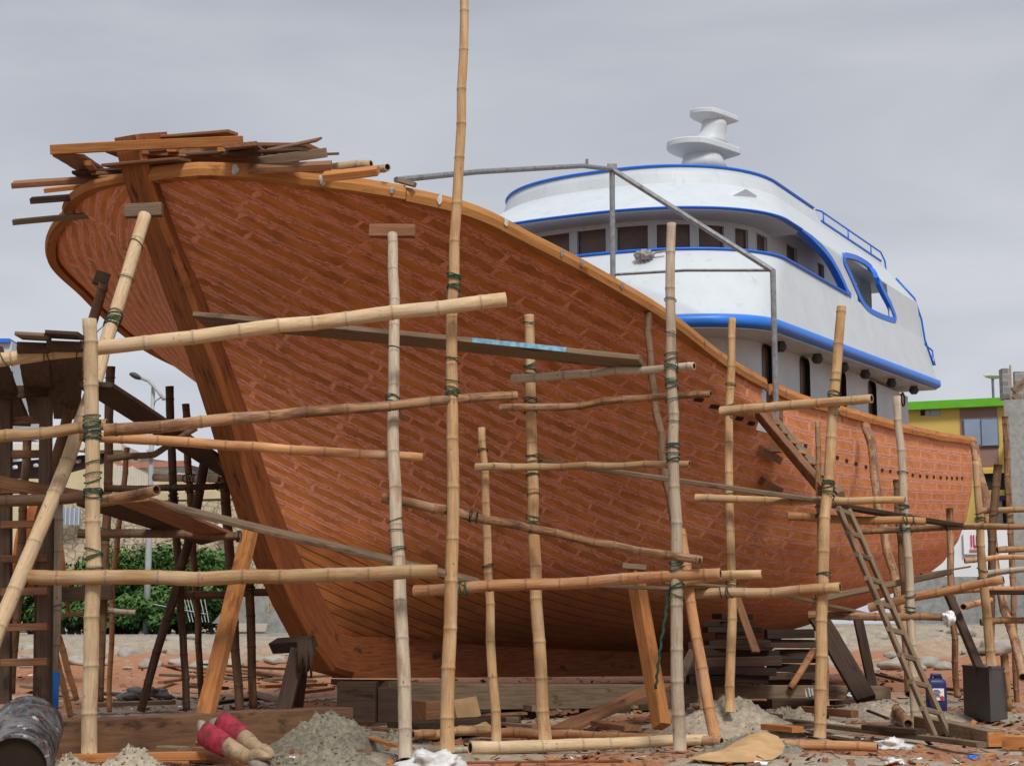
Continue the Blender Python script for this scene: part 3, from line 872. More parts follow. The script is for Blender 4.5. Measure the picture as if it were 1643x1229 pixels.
# aft bulkhead of the wheelhouse
mb=MB(); mb.box(W(18.6,0,6.6), DU, DB, (0,0,1), .04, 2.5, 1.0); mb.build('aft_bulkhead', M['white'], boat)
# lower deckhouse
dh = Curve(wall_curve(9.95,2.72,1.6,20.25,.7))
zl=5.1
hs=[]
for (xa,xb,ya,yb) in ((1227,1236,552,612),(1284,1299,573,631),(1346,1355,594,637),(1395,1406,611,665)):
    s_=dh.find((xa+xb)/2, zl); u,b=dh.at(s_)
    Y=W(u,b,0).y
    za=at(0,yb,Y).z; zb=at(0,ya,Y).z
    sa=dh.find(xa,zl); sb=dh.find(xb,zl); hs.append((s_-.27,s_+.27,min(za,4.75),zb))
hs=[(a,b,max(c,d-.92),d) for a,b,c,d in hs]
house = wall_with_holes(dh, 3.5, 5.60, hs, 'deckhouse', 'white', boat)
for (a,b,c,d) in hs:
    # rounded black rubber frame with dark glass behind
    s_=(a+b)/2; u,bb=dh.at(s_); nu,nb=dh.nrm(s_); N=(DU*nu+DB*nb); T=N.cross(Vector((0,0,1))).normalized(); cz_=(c+d)/2
    ctr=W(u,bb,cz_); hw=(b-a)/2; hh=(d-c)/2; rr=hw*.5
    def rrect(hw,hh,rr,m=6):
        out=[]
        for (cx_,cy_,a0) in ((hw-rr,hh-rr,0),(-hw+rr,hh-rr,90),(-hw+rr,-hh+rr,180),(hw-rr,-hh+rr,270)):
            for k in range(m+1):
                an=R(a0+90*k/m); out.append((cx_+rr*math.cos(an),cy_+rr*math.sin(an)))
        return out
    Z1=Vector((0,0,1)); O=rrect(hw+.0,hh+.0,rr); I=rrect(hw-.03,hh-.03,rr-.02)
    # white corner filler so the opening reads as rounded
    n=len(O); V=[]; Fc=[]
    sq=[]
    for x,y in O:
        k=max(abs(x)/(hw+.012),abs(y)/(hh+.012)); sq.append((x/k,y/k))
    V=[ctr+T*x+Z1*y+N*.003 for x,y in sq]+[ctr+T*x+Z1*y+N*.003 for x,y in O]
    for i in range(n): Fc.append((i,(i+1)%n,n+(i+1)%n,n+i))
    mk('window_surround',V,Fc,M['white'],house)
    V=[ctr+T*x+Z1*y+N*.006 for x,y in O]+[ctr+T*x+Z1*y+N*.012 for x,y in I]+[ctr+T*x+Z1*y-N*.07 for x,y in I]
    Fc=[]
    for i in range(n): Fc+=[(i,(i+1)%n,n+(i+1)%n,n+i),(n+i,n+(i+1)%n,2*n+(i+1)%n,2*n+i)]
    Fc.append(tuple(2*n+i for i in range(n)))
    mk('slot_window',V,Fc,None,house,mats=[M['black'],M['glass_dark']],fm=[0]*(2*n)+[1])
# porthole
s_=dh.find(1450,4.9); u,bb=dh.at(s_); nu,nb=dh.nrm(s_); N=(DU*nu+DB*nb); T=N.cross(Vector((0,0,1))).normalized()
Y=W(u,bb,0).y; ctr=at(1450,641,Y); ctr=W(u,bb,ctr.z)
mb=MB(); V=[];n=20
ring=lambda r,o:[ctr+T*math.cos(2*math.pi*i/n)*r+Vector((0,0,1))*math.sin(2*math.pi*i/n)*r+N*o for i in range(n)]
V=ring(.15,.002)+ring(.14,.02)+ring(.115,.02)+ring(.11,.006); Fc=[]
for q in range(3):
    for i in range(n): Fc.append((q*n+i,q*n+(i+1)%n,(q+1)*n+(i+1)%n,(q+1)*n+i))
Fc.append(tuple(3*n+i for i in range(n)))
mk('porthole',V,Fc,None,house,mats=[M['black'],M['glass_dark']],fm=[0]*(3*n)+[1])
mb=MB(); mb.box(W(20.23,0,4.6), DU, DB, (0,0,1), .04, 2.7, .99); mb.build('deckhouse_aft_wall', M['white'], boat)
# soffit lamps
for x,y in ((1252,541),(1311,563),(1353,577),(1388,591),(1430,606),(1466,619)):
    r=ray(x,y); b=3.02; t=(b+X0*DB.x+Y0*DB.y)/(r.x*DB.x+r.y*DB.y); u=(t*r.x-X0)*DU.x+(t*r.y-Y0)*DU.y
    z=band_z(u)-.205
    mb=MB(); V=[];n=14; c=W(u,b,z)
    prof=[(.055,.01),(.075,-.01),(.08,-.05),(.085,-.055),(.085,-.10),(.07,-.135),(.03,-.15)]
    for rr_,dz in prof: V+=[c+Vector((math.cos(2*math.pi*i/n)*rr_,math.sin(2*math.pi*i/n)*rr_,dz)) for i in range(n)]
    Fc=[]
    for q in range(len(prof)-1):
        for i in range(n): Fc.append((q*n+i,q*n+(i+1)%n,(q+1)*n+(i+1)%n,(q+1)*n+i))
    Fc.append(tuple((len(prof)-1)*n+i for i in range(n)))
    mb.add(V,Fc)
    for i in range(0,n,2):
        a=2*math.pi*i/n; mb.tube([c+Vector((math.cos(a)*.09,math.sin(a)*.09,-.045)),c+Vector((math.cos(a)*.088,math.sin(a)*.088,-.10)),c+Vector((math.cos(a)*.04,math.sin(a)*.04,-.155))],.006,4)
    mb.build('deck_lamp', M['lampgrey'], boat)
# roof rail (blue tubes) port and starboard, and aft ladder rail
for sd in (1,-1):
    mb=MB()
    row=[q for q in SR[-1] if 15.35<q[0]<19.45]
    top=[W(u,(b+.0)*sd,8.5+.0) for u,b,z in row]
    mb.tube(top,.018,6); mb.tube([W(u,b*sd,z+.02) for u,b,z in row if u>15.5],.022,6)
    for k in range(2,len(row),11):
        u,b,z=row[k]
        if u>15.6: mb.tube([W(u,b*sd,z),W(u,b*sd,8.5)],.014,5)
    u,b,z=row[-1]; mb.tube([W(u,b*sd,8.5),W(u+.28,b*sd,8.38),W(u+.30,(b+.02)*sd,8.15),W(u+.1,(b+.0)*sd,8.2)],.018,6)
    mb.build('roof_rail', M['blue'], boat, smooth=True)
    mb=MB()
    aft=[(19.75,2.62,7.85),(19.95,2.9,7.2),(20.2,3.1,6.65),(20.42,3.2,6.35)]
    mb.tube([W(lvl(z,0)[3]+.02,(lvl(z,0)[1]+.03)*sd,z) for _,_,z in ((0,0,8.0),(0,0,7.6),(0,0,7.2),(0,0,6.8),(0,0,6.3))],.02,6)
    ue=lambda z:lvl(z,0)[3]
    mb.tube([W(ue(6.75),3.05*sd,6.75),W(ue(6.6)+.5,3.1*sd,6.66),W(ue(6.4)+.52,3.12*sd,6.38),W(ue(6.3)+.02,3.18*sd,6.40)],.018,6)
    mb.tube([W(ue(6.6)+.5,3.1*sd,6.66),W(ue(6.3)+.02,3.18*sd,6.40)],.014,6)
    mb.build('aft_rail', M['blue'], boat, smooth=True)
# hawse-like scoop on the visor and small hook
def on_plane(px,py,u=None,b=None):
    r=ray(px,py)
    if b is not None:
        t=(b+X0*DB.x+Y0*DB.y)/(r.x*DB.x+r.y*DB.y)
    else:
        t=(u+X0*DU.x+Y0*DU.y)/(r.x*DU.x+r.y*DU.y)
    p=r*t+Vector((0,0,EZ)); 
    q=p-Vector((X0,Y0,0)); return q.dot(DU),q.dot(DB),p.z
p0=on_plane(1197,314,b=2.45); 
mb=MB(); c=W(*p0); mb.add([c+DU*-.30+Vector((0,0,-.06))-DB*.12,c+DU*.28+Vector((0,0,-.17))+DB*.05,c+DU*.16+Vector((0,0,.02))+DB*.12,c+DU*-.14+Vector((0,0,.07))+DB*.05,
      c+DU*.30+Vector((0,0,-.17))-DB*.25,c+DU*-.30+Vector((0,0,-.02))-DB*.3,c+DU*.16+Vector((0,0,.06))-DB*.3],[(0,1,2,3),(3,2,6,5),(1,4,6,2),(0,3,5)])
mb.build('lamp_recess', M['white_in'], boat)
# radar mast on the roof
def unz(px,py,z):
    p=on_ground(px,py,z); q=p-Vector((X0,Y0,0)); return q.dot(DU),q.dot(DB)
mu,mbb=unz(1131,262,8.55)
mu=max(mu,12.3)
mast=W(mu,mbb,8.5)
mdist=mast.y; px_m=mdist/F
def wing(cpx,cpy,wpx,hpx,name,rim):
    c=at(cpx,cpy,mdist+.3); V=[]; n=36; Lr=wpx*px_m/2
    def outline(s_):
        pts=[]
        for i in range(n):
            a=2*math.pi*i/n; x=math.cos(a); y=math.sin(a)
            # rounded toward the bow, drawn out toward the stern corner
            rx=1.0; ry=.85
            if x>-.1: y*= (1-.75*(x+.1)/1.1)**.9; x=x*1.0
            pts.append((x*Lr*s_*rx,y*Lr*s_*ry))
        return pts
    prof=[(.42,-rim*2.1),(.97,-rim*.25),(1.0,.0),(1.0,rim*1.1),(.97,rim*1.35),(.3,rim*1.6)]
    for s_,dz in prof: V+=[c+Vector((1,0,0))*x+Vector((0,1,0))*y+Vector((0,0,dz-.05*(x/Lr)*1.0)) for x,y in outline(s_)]
    Fc=[]
    for q in range(len(prof)-1):
        for i in range(n): Fc.append((q*n+i,q*n+(i+1)%n,(q+1)*n+(i+1)%n,(q+1)*n+i))
    Fc.append(tuple(range(n-1,-1,-1))); Fc.append(tuple((len(prof)-1)*n+i for i in range(n)))
    o=mk(name,V,Fc,M['white'],boat,smooth=True); o.data.set_sharp_from_angle(angle=R(25)); return o,c
w1,c1=wing(1129,243,124,30,'mast_platform',.075)
w2,c2=wing(1146,190,82,26,'mast_platform',.055)
def loft(sections,name,mat,parent):
    V=[];n=24
    for c,rx,ry in sections: V+=[c+Vector((math.cos(2*math.pi*i/n)*rx,math.sin(2*math.pi*i/n)*ry,0)) for i in range(n)]
    Fc=[]
    for q in range(len(sections)-1):
        for i in range(n): Fc.append((q*n+i,q*n+(i+1)%n,(q+1)*n+(i+1)%n,(q+1)*n+i))
    Fc.append(tuple(range(n-1,-1,-1)));Fc.append(tuple((len(sections)-1)*n+i for i in range(n)))
    return mk(name,V,Fc,M[mat],parent,smooth=True)
dd=mdist+.3
loft([(at(1128,275,dd),.44,.4),(at(1128,262,dd),.36,.34),(at(1129,250,dd),.33,.33)],'mast_base','white',boat)
loft([(at(1131,236,dd),.40,.3),(at(1139,225,dd),.27,.24),(at(1144,213,dd),.22,.22),(at(1146,204,dd),.215,.22),(at(1147,196,dd),.22,.22)],'mast_column','white',boat)
# pipe frame over the foredeck
UF=8.75
def onU(px,py): 
    u,b,z=on_plane(px,py,u=UF); return W(u,b,z)
P1=onU(982,272); P2=onU(1240,435)
rb=u_at_px(636); P0=W(rb+.1,bhalf(rb,1)-.1,zs(rb)+.02)
q_=on_plane(636,289,b=bhalf(rb,1)-.1); P0=W(*q_)
mb=MB(); mb.tube([P0, P0.lerp(P1,.30)+Vector((0,0,.05)), P0.lerp(P1,.82)+Vector((0,0,.07)), P1],.034,8)
mb.tube([P1+Vector((0,0,-.02)),W(UF,(P1-W(0,0,0)).dot(DB),3.75)],.04,8)
mb.tube([P1,P2],.04,8); mb.tube([P2+Vector((0,0,.02)),W(UF,(P2-W(0,0,0)).dot(DB),3.8)],.04,8)
mb.tube([onU(1238,434),onU(1100,434),onU(983,441),W(UF,-3.3,onU(983,441).z+.02)],.022,6)
mb.box(P1+Vector((0,0,.02)),(1,0,0),(0,1,0),(0,0,1),.07,.06,.05)
pp=at(930,263,P1.y-1.6)
mb.box(P0.lerp(P1,.845)+Vector((0,0,.115)),P1-P0,(0,1,0),(0,0,1),.06,.05,.04)
mb.build('awning_frame', M['metal'], boat, smooth=False)
# ================================================================== SCAFFOLD
def PL_(key, pts, d, mat, label, lash=(), d1=None, kink=1.0, group=None, name='bamboo_pole', cat='bamboo pole'):
    w = [at(*p) for p in pts]
    vert = abs(pts[-1][1]-pts[0][1]) > abs(pts[-1][0]-pts[0][0])
    L = []
    for q in lash:
        v, wr = q[0], q[1]; m = q[2] if len(q) > 2 else 'rope'
        a = pts[0][1 if vert else 0]; b = pts[-1][1 if vert else 0]
        L.append(((v-a)/(b-a), m, wr))
    g = group or ('upright bamboo poles of the scaffold' if vert else 'horizontal bamboo poles of the scaffold')
    return pole(key, w, d, mat, label, g, name, cat, d1=d1, kink=kink, lash=L)
V_ = lambda *a, **k: PL_(*a, **k)
# --- front uprights
V_('V1', [(718,1206,15.1),(722,900,15.1),(728,560,15.1),(745,-60,15.1)], .128, 'bam_tan', 'tallest bamboo upright, rising past the bow to the top of the photo', [(483,7),(466,2),(600,2),(645,6)], d1=.078)
V_('V2', [(651,1218,14.25),(640,900,14.7),(634,640,15.2),(630,376,16.3)], .118, 'bam_grey', 'whitish bamboo prop with a wooden cap block pressed against the bow planking', [(610,1),(715,4),(882,1),(905,1),(923,2)], d1=.10, group='bamboo props against the hull', cat='bamboo prop')
V_('V3', [(875,1188,16.55),(864,1000,16.6),(853,760,16.7),(848,506,16.8)], .130, 'bam_tan', 'thick bamboo upright between the two fallen-ended rails right of the tallest pole', [(596,5),(514,2),(635,1),(652,4),(740,3),(752,3),(810,1),(847,5)], d1=.10)
V_('V4', [(797,1190,16.3),(785,940,16.4),(773,686,16.5)], .098, 'bam_tan', 'short slim bamboo upright standing just right of the tallest pole', [(728,2),(900,2,'rope_dark')], d1=.072)
V_('V5', [(1090,1203,15.3),(1083,900,15.3),(1078,640,15.3),(1077,358,15.3)], .120, 'bam_grey', 'tall pale bamboo upright in front of the middle of the hull with a dangling rope', [(492,1),(540,1),(578,5),(618,2),(634,3),(690,1),(735,6),(905,3),(946,4)], d1=.085)
V_('V6', [(1171,1142,17.8),(1173,900,18.0),(1171,730,18.1),(1175,511,18.2)], .105, 'bam_tan', 'bamboo upright whose foot stands in the sand heap', [(616,2),(658,5),(800,2),(950,4)], d1=.085)
V_('V7', [(1316,1183,17.0),(1322,900,17.1),(1333,700,17.2),(1351,492,17.3)], .128, 'bam_tan', 'leaning bamboo upright with a slanted cut top in front of the gangway', [(615,1),(645,6),(796,6),(940,4)], d1=.10)
V_('V8', [(1469,1162,19.2),(1457,920,19.3),(1449,800,19.3),(1439,636,19.4)], .108, 'bam_grey', 'greyish bamboo upright behind the foot of the long ladder', [(760,1,'rope_dark'),(832,5),(838,4),(960,2),(988,5)], d1=.09)
V_('V9', [(1590,1068,20.2),(1578,930,20.2),(1566,740,20.2)], .125, 'bam_tan', 'bamboo upright rising behind the grey cabinet by the stern', [(815,1),(842,3),(928,7)], d1=.085)
V_('V10', [(1326,1132,18.6),(1318,900,18.7),(1311,676,18.8)], .075, 'bam_brown', 'thin bamboo upright half hidden behind the leaning slant-topped one', [(830,3)], d1=.06)
V_('V12', [(143,1217,14.3),(147,950,14.3),(149,700,14.3),(143,512,14.3)], .135, 'bam_pale', 'pale bamboo upright crossing the long bow prop at the left of the photo', [(680,7),(700,6),(755,3,'rope'),(792,5),(903,3),(918,2)], d1=.125)
V_('V11', [(-84,1224,13.9),(70,830,14.9),(160,590,15.6),(233,345,16.45)], .14, 'bam_pale', 'long pale bamboo prop leaning up to the stem head at the bow', [(545,8),(470,1,'rope_dark'),(405,1,'rope_dark')], d1=.128, group='bamboo props against the hull', cat='bamboo prop')
V_('V13', [(-12,1112,19.6),(62,830,18.9),(118,640,18.4),(166,455,17.9)], .135, 'bam_umber', 'brown bamboo prop behind the pale one, wedged under the far side of the bow', [(632,4)], d1=.11, group='bamboo props against the hull', cat='bamboo prop')
V_('V14', [(298,648,21.5),(306,800,21.6),(310,900,21.7),(325,1132,22.5)], .10, 'bam_umber', 'slim bamboo upright behind the dark pair under the bow', [(912,3,'rope_dark'),(790,2,'rope_dark')])
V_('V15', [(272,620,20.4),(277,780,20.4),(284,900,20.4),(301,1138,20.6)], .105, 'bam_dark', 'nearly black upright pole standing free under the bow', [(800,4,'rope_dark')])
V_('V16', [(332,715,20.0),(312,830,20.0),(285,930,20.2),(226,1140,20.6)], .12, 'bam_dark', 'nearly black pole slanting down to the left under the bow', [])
V_('V17', [(178,588,19.6),(172,780,19.6),(167,900,19.6),(160,1125,19.8)], .11, 'bam_umber', 'dark upright pole close behind the pale left upright', [(600,1),(852,4)])
V_('V18', [(204,718,21.2),(193,830,21.2),(181,960,21.2),(175,1142,21.4)], .075, 'bam_orange', 'thin crooked bamboo upright left of the street lamp', [])
V_('V19', [(362,765,20.5),(366,860,20.5),(372,960,20.5),(384,1138,20.6)], .125, 'bam_umber', 'brown bamboo upright left of the short one under the stem', [(790,3,'rope_dark'),(770,2,'rope_dark')])
V_('V20', [(401,935,20.6),(403,1030,20.6),(406,1136,20.7)], .115, 'bam_umber', 'short bamboo upright right under the foot of the stem', [(945,3,'rope_dark')])
V_('V21', [(92,808,17.6),(90,1000,17.6),(84,1148,17.7)], .105, 'bam_grey', 'greyish left-hand upright with its foot painted bright blue', [(972,1,'rope_dark')])
V_('V22', [(43,700,19.0),(34,900,19.0),(18,1112,19.2)], .10, 'bam_umber', 'bamboo upright seen through the rungs of the left ladder', [])
V_('V23', [(93,1020,18.6),(122,1122,19.0)], .075, 'bam_orange', 'short slanting bamboo stay beside the blue footed upright, the higher one', [])
V_('V24', [(89,1048,17.9),(113,1148,18.2)], .08, 'bam_orange', 'short slanting bamboo stay beside the blue footed upright, the lower one', [])
V_('V25', [(1148,1183,16.9),(1128,1080,17.1),(1108,960,17.3),(1091,850,17.5)], .12, 'bam_orange', 'reddish bamboo prop leaning against the hull right of the pale central upright', [], group='bamboo props against the hull', cat='bamboo prop')
V_('V26', [(1094,878,17.7),(1072,810,18.1),(1062,700,18.6),(1038,498,19.5)], .095, 'bam_umber', 'crooked brown pole reaching up to the rail amidships', [], kink=2.2, group='bamboo props against the hull', cat='wooden prop')
V_('V27', [(1128,1138,18.3),(1112,1020,18.5),(1098,930,18.7)], .06, 'bam_brown', 'thin short pole behind the reddish prop', [])
V_('V28', [(1390,682,26.6),(1404,760,25.6),(1422,860,24.4),(1445,985,23.2),(1460,1112,22.6)], .14, 'bam_brown', 'long crooked brown prop leaning to the rail of the aft bulwark', [], kink=2.0, group='bamboo props against the hull', cat='wooden prop')
V_('V29', [(1437,770,20.6),(1445,900,20.6),(1450,960,20.6)], .075, 'bam_umber', 'thin brown upright tucked behind the greyish one near the ladder', [])
V_('V30', [(1523,815,22.5),(1526,950,22.5),(1536,1118,22.9)], .10, 'bam_brown', 'short brown upright in front of the stern quarter', [])
V_('V31', [(1563,714,28.5),(1584,830,26.5),(1604,930,25),(1640,1085,22.8)], .15, 'bam_brown', 'brown prop leaning from the stern rail down to the right', [], kink=1.6, group='bamboo props against the hull', cat='wooden prop')
V_('V32', [(1601,745,23.0),(1592,850,23.0),(1588,1060,23.2)], .12, 'bam_umber', 'upright brown pole behind the stern prop', [(832,1,'rope_dark')])
V_('V33', [(1613,668,24.0),(1619,800,24.0),(1624,940,24.0),(1632,1125,24.3)], .095, 'bam_brown', 'slender upright in front of the yellow house, right of the stern', [(835,3,'rope_dark'),(880,2,'rope_dark')])
V_('V34', [(1305,1043,23.0),(1268,1104,22.8)], .10, 'bam_orange', 'short bamboo stay slanting in the dark under the hull', [])
V_('V35', [(1612,1050,20.8),(1618,1140,20.9)], .10, 'bam_brown', 'short pole stump behind the grey cabinet', [])
# --- rails
H_ = PL_
H_('H1', [(-30,579,14.5),(200,553,14.5),(480,520,14.7),(812,482,14.95)], .128, 'bam_pale', 'topmost long bamboo rail, rising to the right and tied to the tallest upright', [(3,1,'rope'),(70,2,'rope_dark'),(122,1,'rope_dark')], d1=.135)
H_('H2', [(-20,701,14.6),(80,694,14.6),(172,682,14.6)], .115, 'bam_tan', 'bamboo rail in front of the left ladder at the height of its upper rungs', [])
H_('H2b', [(166,690,14.5),(300,680,14.6),(560,655,14.8),(830,635,15.3)], .115, 'bam_brown', 'long brown bamboo rail below the topmost one, across the stem', [], d1=.085)
H_('H3', [(128,701,14.9),(400,716,15.1),(678,733,15.25)], .095, 'bam_orange', 'split dark-streaked bamboo rail tilting down to the right across the stem', [], d1=.085)
H_('H4', [(47,925,14.2),(300,928,14.2),(500,925,14.25),(702,917,14.3)], .125, 'bam_tan', 'lowest bamboo rail at the left, golden and nearly level', [], d1=.12)
H_('H5', [(-20,806,15.0),(80,801,15.0),(165,793,15.0)], .11, 'bam_umber', 'brown bamboo rail across the left ladder halfway up', [])
H_('H5b', [(155,806,14.9),(205,798,14.7),(251,787,14.4)], .11, 'bam_brown', 'short bamboo piece with its open end pointing at the camera', [])
H_('H5c', [(125,855,17.0),(250,857,17.0),(386,860,17.2)], .095, 'bam_umber', 'bamboo rail carrying the walkway planks left of the stem', [(375,3,'rope_dark')])
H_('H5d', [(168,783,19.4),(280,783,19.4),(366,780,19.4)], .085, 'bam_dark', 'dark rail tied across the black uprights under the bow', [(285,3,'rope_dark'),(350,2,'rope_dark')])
H_('H5e', [(247,766,21.5),(300,767,21.3),(352,769,21.1)], .10, 'bam_grey', 'short pale pole lashed behind the black uprights', [(303,5,'rope_dark')])
H_('H5f', [(172,736,17.2),(250,728,17.3),(316,687,17.4)], .075, 'bam_umber', 'thin pole just below the long brown rail', [])
H_('H5g', [(160,980,19.8),(218,982,19.8)], .07, 'bam_grey', 'small pale pole end sticking out behind the thin crooked upright', [])
H_('H5h', [(296,955,21.2),(380,953,21.2),(440,948,21.2)], .11, 'bam_umber', 'greyish rail low behind the sawn prop', [])
H_('H6', [(822,608,16.6),(950,598,16.3),(1114,588,15.5)], .088, 'bam_grey', 'grey pole under the end of the weathered blue-edged plank', [])
H_('H7', [(804,657,16.6),(950,648,16.2),(1141,633,15.55)], .080, 'bam_brown', 'knotty brown pole one step below the grey one', [], kink=1.8)
H_('H8', [(763,750,16.3),(900,748,16.3),(1106,744,15.5)], .078, 'bam_tan', 'thin level bamboo rail at mid height of the hull', [])
H_('H9', [(613,800,15.1),(700,816,15.0),(850,848,16.4),(1000,880,15.6),(1126,901,15.1)], .092, 'bam_brown', 'bamboo pole slanting down to the right across the lower hull', [(850,3,'rope_dark')], kink=1.3)
H_('H10', [(665,948,16.0),(740,942,16.0),(900,935,15.8),(1156,921,15.1)], .112, 'bam_orange', 'reddish bamboo rail low across the middle of the hull', [(738,6)], d1=.105)
H_('H11', [(1085,933,15.9),(1160,922,15.8),(1222,920,15.7)], .095, 'bam_tan', 'bamboo rail end just right of the reddish low rail', [])
H_('H12', [(1098,952,17.6),(1230,950,17.3),(1348,944,16.9)], .10, 'bam_tan', 'low rail between the sand heap upright and the leaning upright', [(1168,3)], d1=.11)
H_('H13', [(1157,659,17.9),(1270,650,17.4),(1399,640,16.9)], .108, 'bam_tan', 'highest rail on the right, level with the gangway', [])
H_('H14', [(1116,800,18.0),(1280,804,17.6),(1452,803,17.2)], .088, 'bam_tan', 'level bamboo rail where the ladder top rests', [])
H_('H15', [(1264,828,19.0),(1380,835,19.0),(1485,836,18.8)], .10, 'bam_orange', 'bamboo rail just below the ladder top rail, three lashings at its end', [(1454,2),(1473,2)])
H_('H16', [(1370,852,20.6),(1480,848,20.4),(1560,845,20.0),(1660,845,19.6)], .085, 'bam_brown', 'brown rail running on to the right past the stern', [(1520,2)])
H_('H17', [(1296,987,19.4),(1400,988,19.3),(1521,990,19.2)], .10, 'bam_brown', 'low rail with a white rag tied over its end', [])
H_('H18', [(1395,975,20.6),(1480,955,20.3),(1610,929,19.8)], .115, 'bam_orange', 'stout bamboo pole rising to the right below the stern', [])
H_('H19', [(1507,948,21.6),(1580,946,21.3),(1665,943,21.0)], .085, 'bam_orange', 'rail under the dark planks at the right edge', [])
H_('H20', [(1545,973,21.0),(1590,962,22.5)], .085, 'bam_orange', 'short bamboo piece below the stern poles with its hollow end showing', [])
H_('H21', [(1548,899,22.4),(1600,894,22.4),(1665,893,22.4)], .075, 'bam_orange', 'thin rail in front of the white wall, the lower of two', [])
H_('H22', [(1600,882,23.0),(1665,880,23.0)], .095, 'bam_brown', 'rail end in front of the white wall, the upper of two', [])
H_('H23', [(1570,820,23.2),(1665,817,22.8)], .09, 'bam_tan', 'bamboo rail in front of the dark garage opening', [(1600,1,'rope_dark')])
H_('H24', [(1578,921,20.9),(1665,912,20.5)], .08, 'bam_grey', 'grey rail end lying on the poles at the right edge', [])
H_('H25', [(1573,998,20.6),(1665,992,20.6)], .085, 'bam_brown', 'low brown rail behind the grey cabinet', [])
# --- loose bamboo on the ground
def lying(key, a, b, d, mat, label, z=None):
    zz = d/2 if z is None else z
    g = lambda q: on_ground(q[0], q[1], zz)
    return pole(key, [g(a), g(a).lerp(g(b), .5)+Vector((0,0,.004)), g(b)], d, mat, label, 'bamboo poles lying on the sand')
lying('L1', (754,1199), (1134,1187), .12, 'bam_pale', 'pale bamboo pole lying nearest the camera in front of the keel')
lying('L2', (735,1172), (1158,1190), .105, 'bam_orange', 'reddish bamboo pole lying just behind the pale one')
lying('L3', (1236,1194), (1408,1199), .10, 'bam_orange', 'short orange bamboo pole lying right of the cardboard')
lying('L4', (655,1181), (790,1170), .10, 'bam_tan', 'bamboo pole lying between the two nearest uprights', z=.10)
lying('L5', (1434,1131), (1456,1160), .13, 'bam_brown', 'thick short bamboo tube lying by the ladder foot with its hollow end forward', z=.10)
lying('L6', (722,1204), (930,1191), .06, 'bam_grey', 'slim whitish pole lying behind the front bamboo')
lying('L7', (660,1178), (696,1176), .09, 'bam_orange', 'cut bamboo stub lying beside the whitish prop', z=.12)
# --- cap blocks
def slab(c, X, Z, w, h, t, mat, label, name='wooden_block', cat='wooden block', group=None, parent=None):
    X=Vector(X).normalized(); Zv=Vector(Z); 
    return board(Vector(c)-X*w/2, Vector(c)+X*w/2, h, t, mat, label, name=name, cat=cat, group=group, side=Zv, parent=parent)
slab(at(231,338,16.55), (1,.0,.05), (0,0,1), .37, .135, .10, 'wood_old', 'small weathered block between the stem and the long pale prop')
slab(at(630,371,16.42), (1,-.1,-.03), (0,0,1), .46, .125, .09, 'wood_board', 'reddish block on top of the whitish prop under the bow')
slab(at(163,448,18.0), (1,.3,-.3), (0,0,1), .16, .15, .10, 'wood_dark', 'dark block on the brown prop under the far side of the bow')
slab(at(1017,909,18.3), (1,.1,-.08), (0,0,1), .26, .06, .08, 'wood_old', 'thin grey block on the sawn prop under the middle of the hull')
# --- sawn props
def PB(pts, w, th, mat, label, name='wooden_prop', cat='wooden prop', side=None, group='sawn timber props', **k):
    return board(at(*pts[0]), at(*pts[1]), w, th, mat, label, name=name, cat=cat, side=side, group=group, **k)
PB([(316,1198,15.75),(402,850,18.3)], .155, .11, 'wood_new', 'orange sawn timber leaning to the right beneath the stem', side=(.9,-.5,0))
PB([(1062,1165,17.6),(1017,913,18.4)], .13, .17, 'wood_new', 'reddish sawn timber propping the middle of the hull', side=(.85,.6,0))
PB([(1390,1122,22.2),(1310,985,23.4)], .26, .09, 'wood_dark', 'broad dark plank propping the after part of the hull', side=(1,-.2,0))
PB([(1400,1102,24.6),(1376,990,24.8)], .13, .12, 'wood_dark', 'narrow dark post right of the broad dark plank')
PB([(1576,1082,20.8),(1517,942,21.4)], .12, .06, 'wood_dark', 'thin dark strut behind the post with the rag')
PB([(1213,1046,19.6),(1178,948,20.2)], .10, .03, 'wood_board', 'red-brown board tip hanging behind the sand heap upright')
PB([(1232,660,22.0),(1238,690,22.0)], .1, .05, 'wood_board', 'small board behind the gangway post')
PB([(358,732),(379,762)] and [(362,728,19.3),(381,762,19.2)], .24, .08, 'wood_old', 'pale grey wooden wedge against the far side of the stem', name='wooden_wedge', cat='wedge', side=(1,0,0), group=None)
# --- trestle under the forefoot
tr = empty('trestle', on_ground(450,1160), 'dark sawhorse with splayed legs under the foot of the stem', 'trestle')
for a,b,w in (((443,1190,16.6),(479,1042,16.9),.15),((478,1130,18.2),(488,1042,17.1),.12)):
    V,Fc,UV=board_mesh(at(*a),at(*b),w,.10,side=(1,0,0)); mk('leg',V,Fc,M['wood_dark'],tr,uv=UV)
V,Fc,UV=board_mesh(at(442,1036,17.3),at(500,1032,16.8),.13,.12,side=(0,1,.3)); mk('beam',V,Fc,M['wood_dark'],tr,uv=UV)
rs=random.Random(4); mb=MB()
for k in range(7):
    x=481+k*2.5; mb.tube([at(x,1028,16.75),at(x+rs.uniform(-2,6),1050,16.68),at(x+rs.uniform(-4,8),1070+rs.uniform(0,22),16.7)],[.03,.026,.01],6)
mb.build('tarpaulin_scrap',M['wood_dark'],tr,smooth=True)
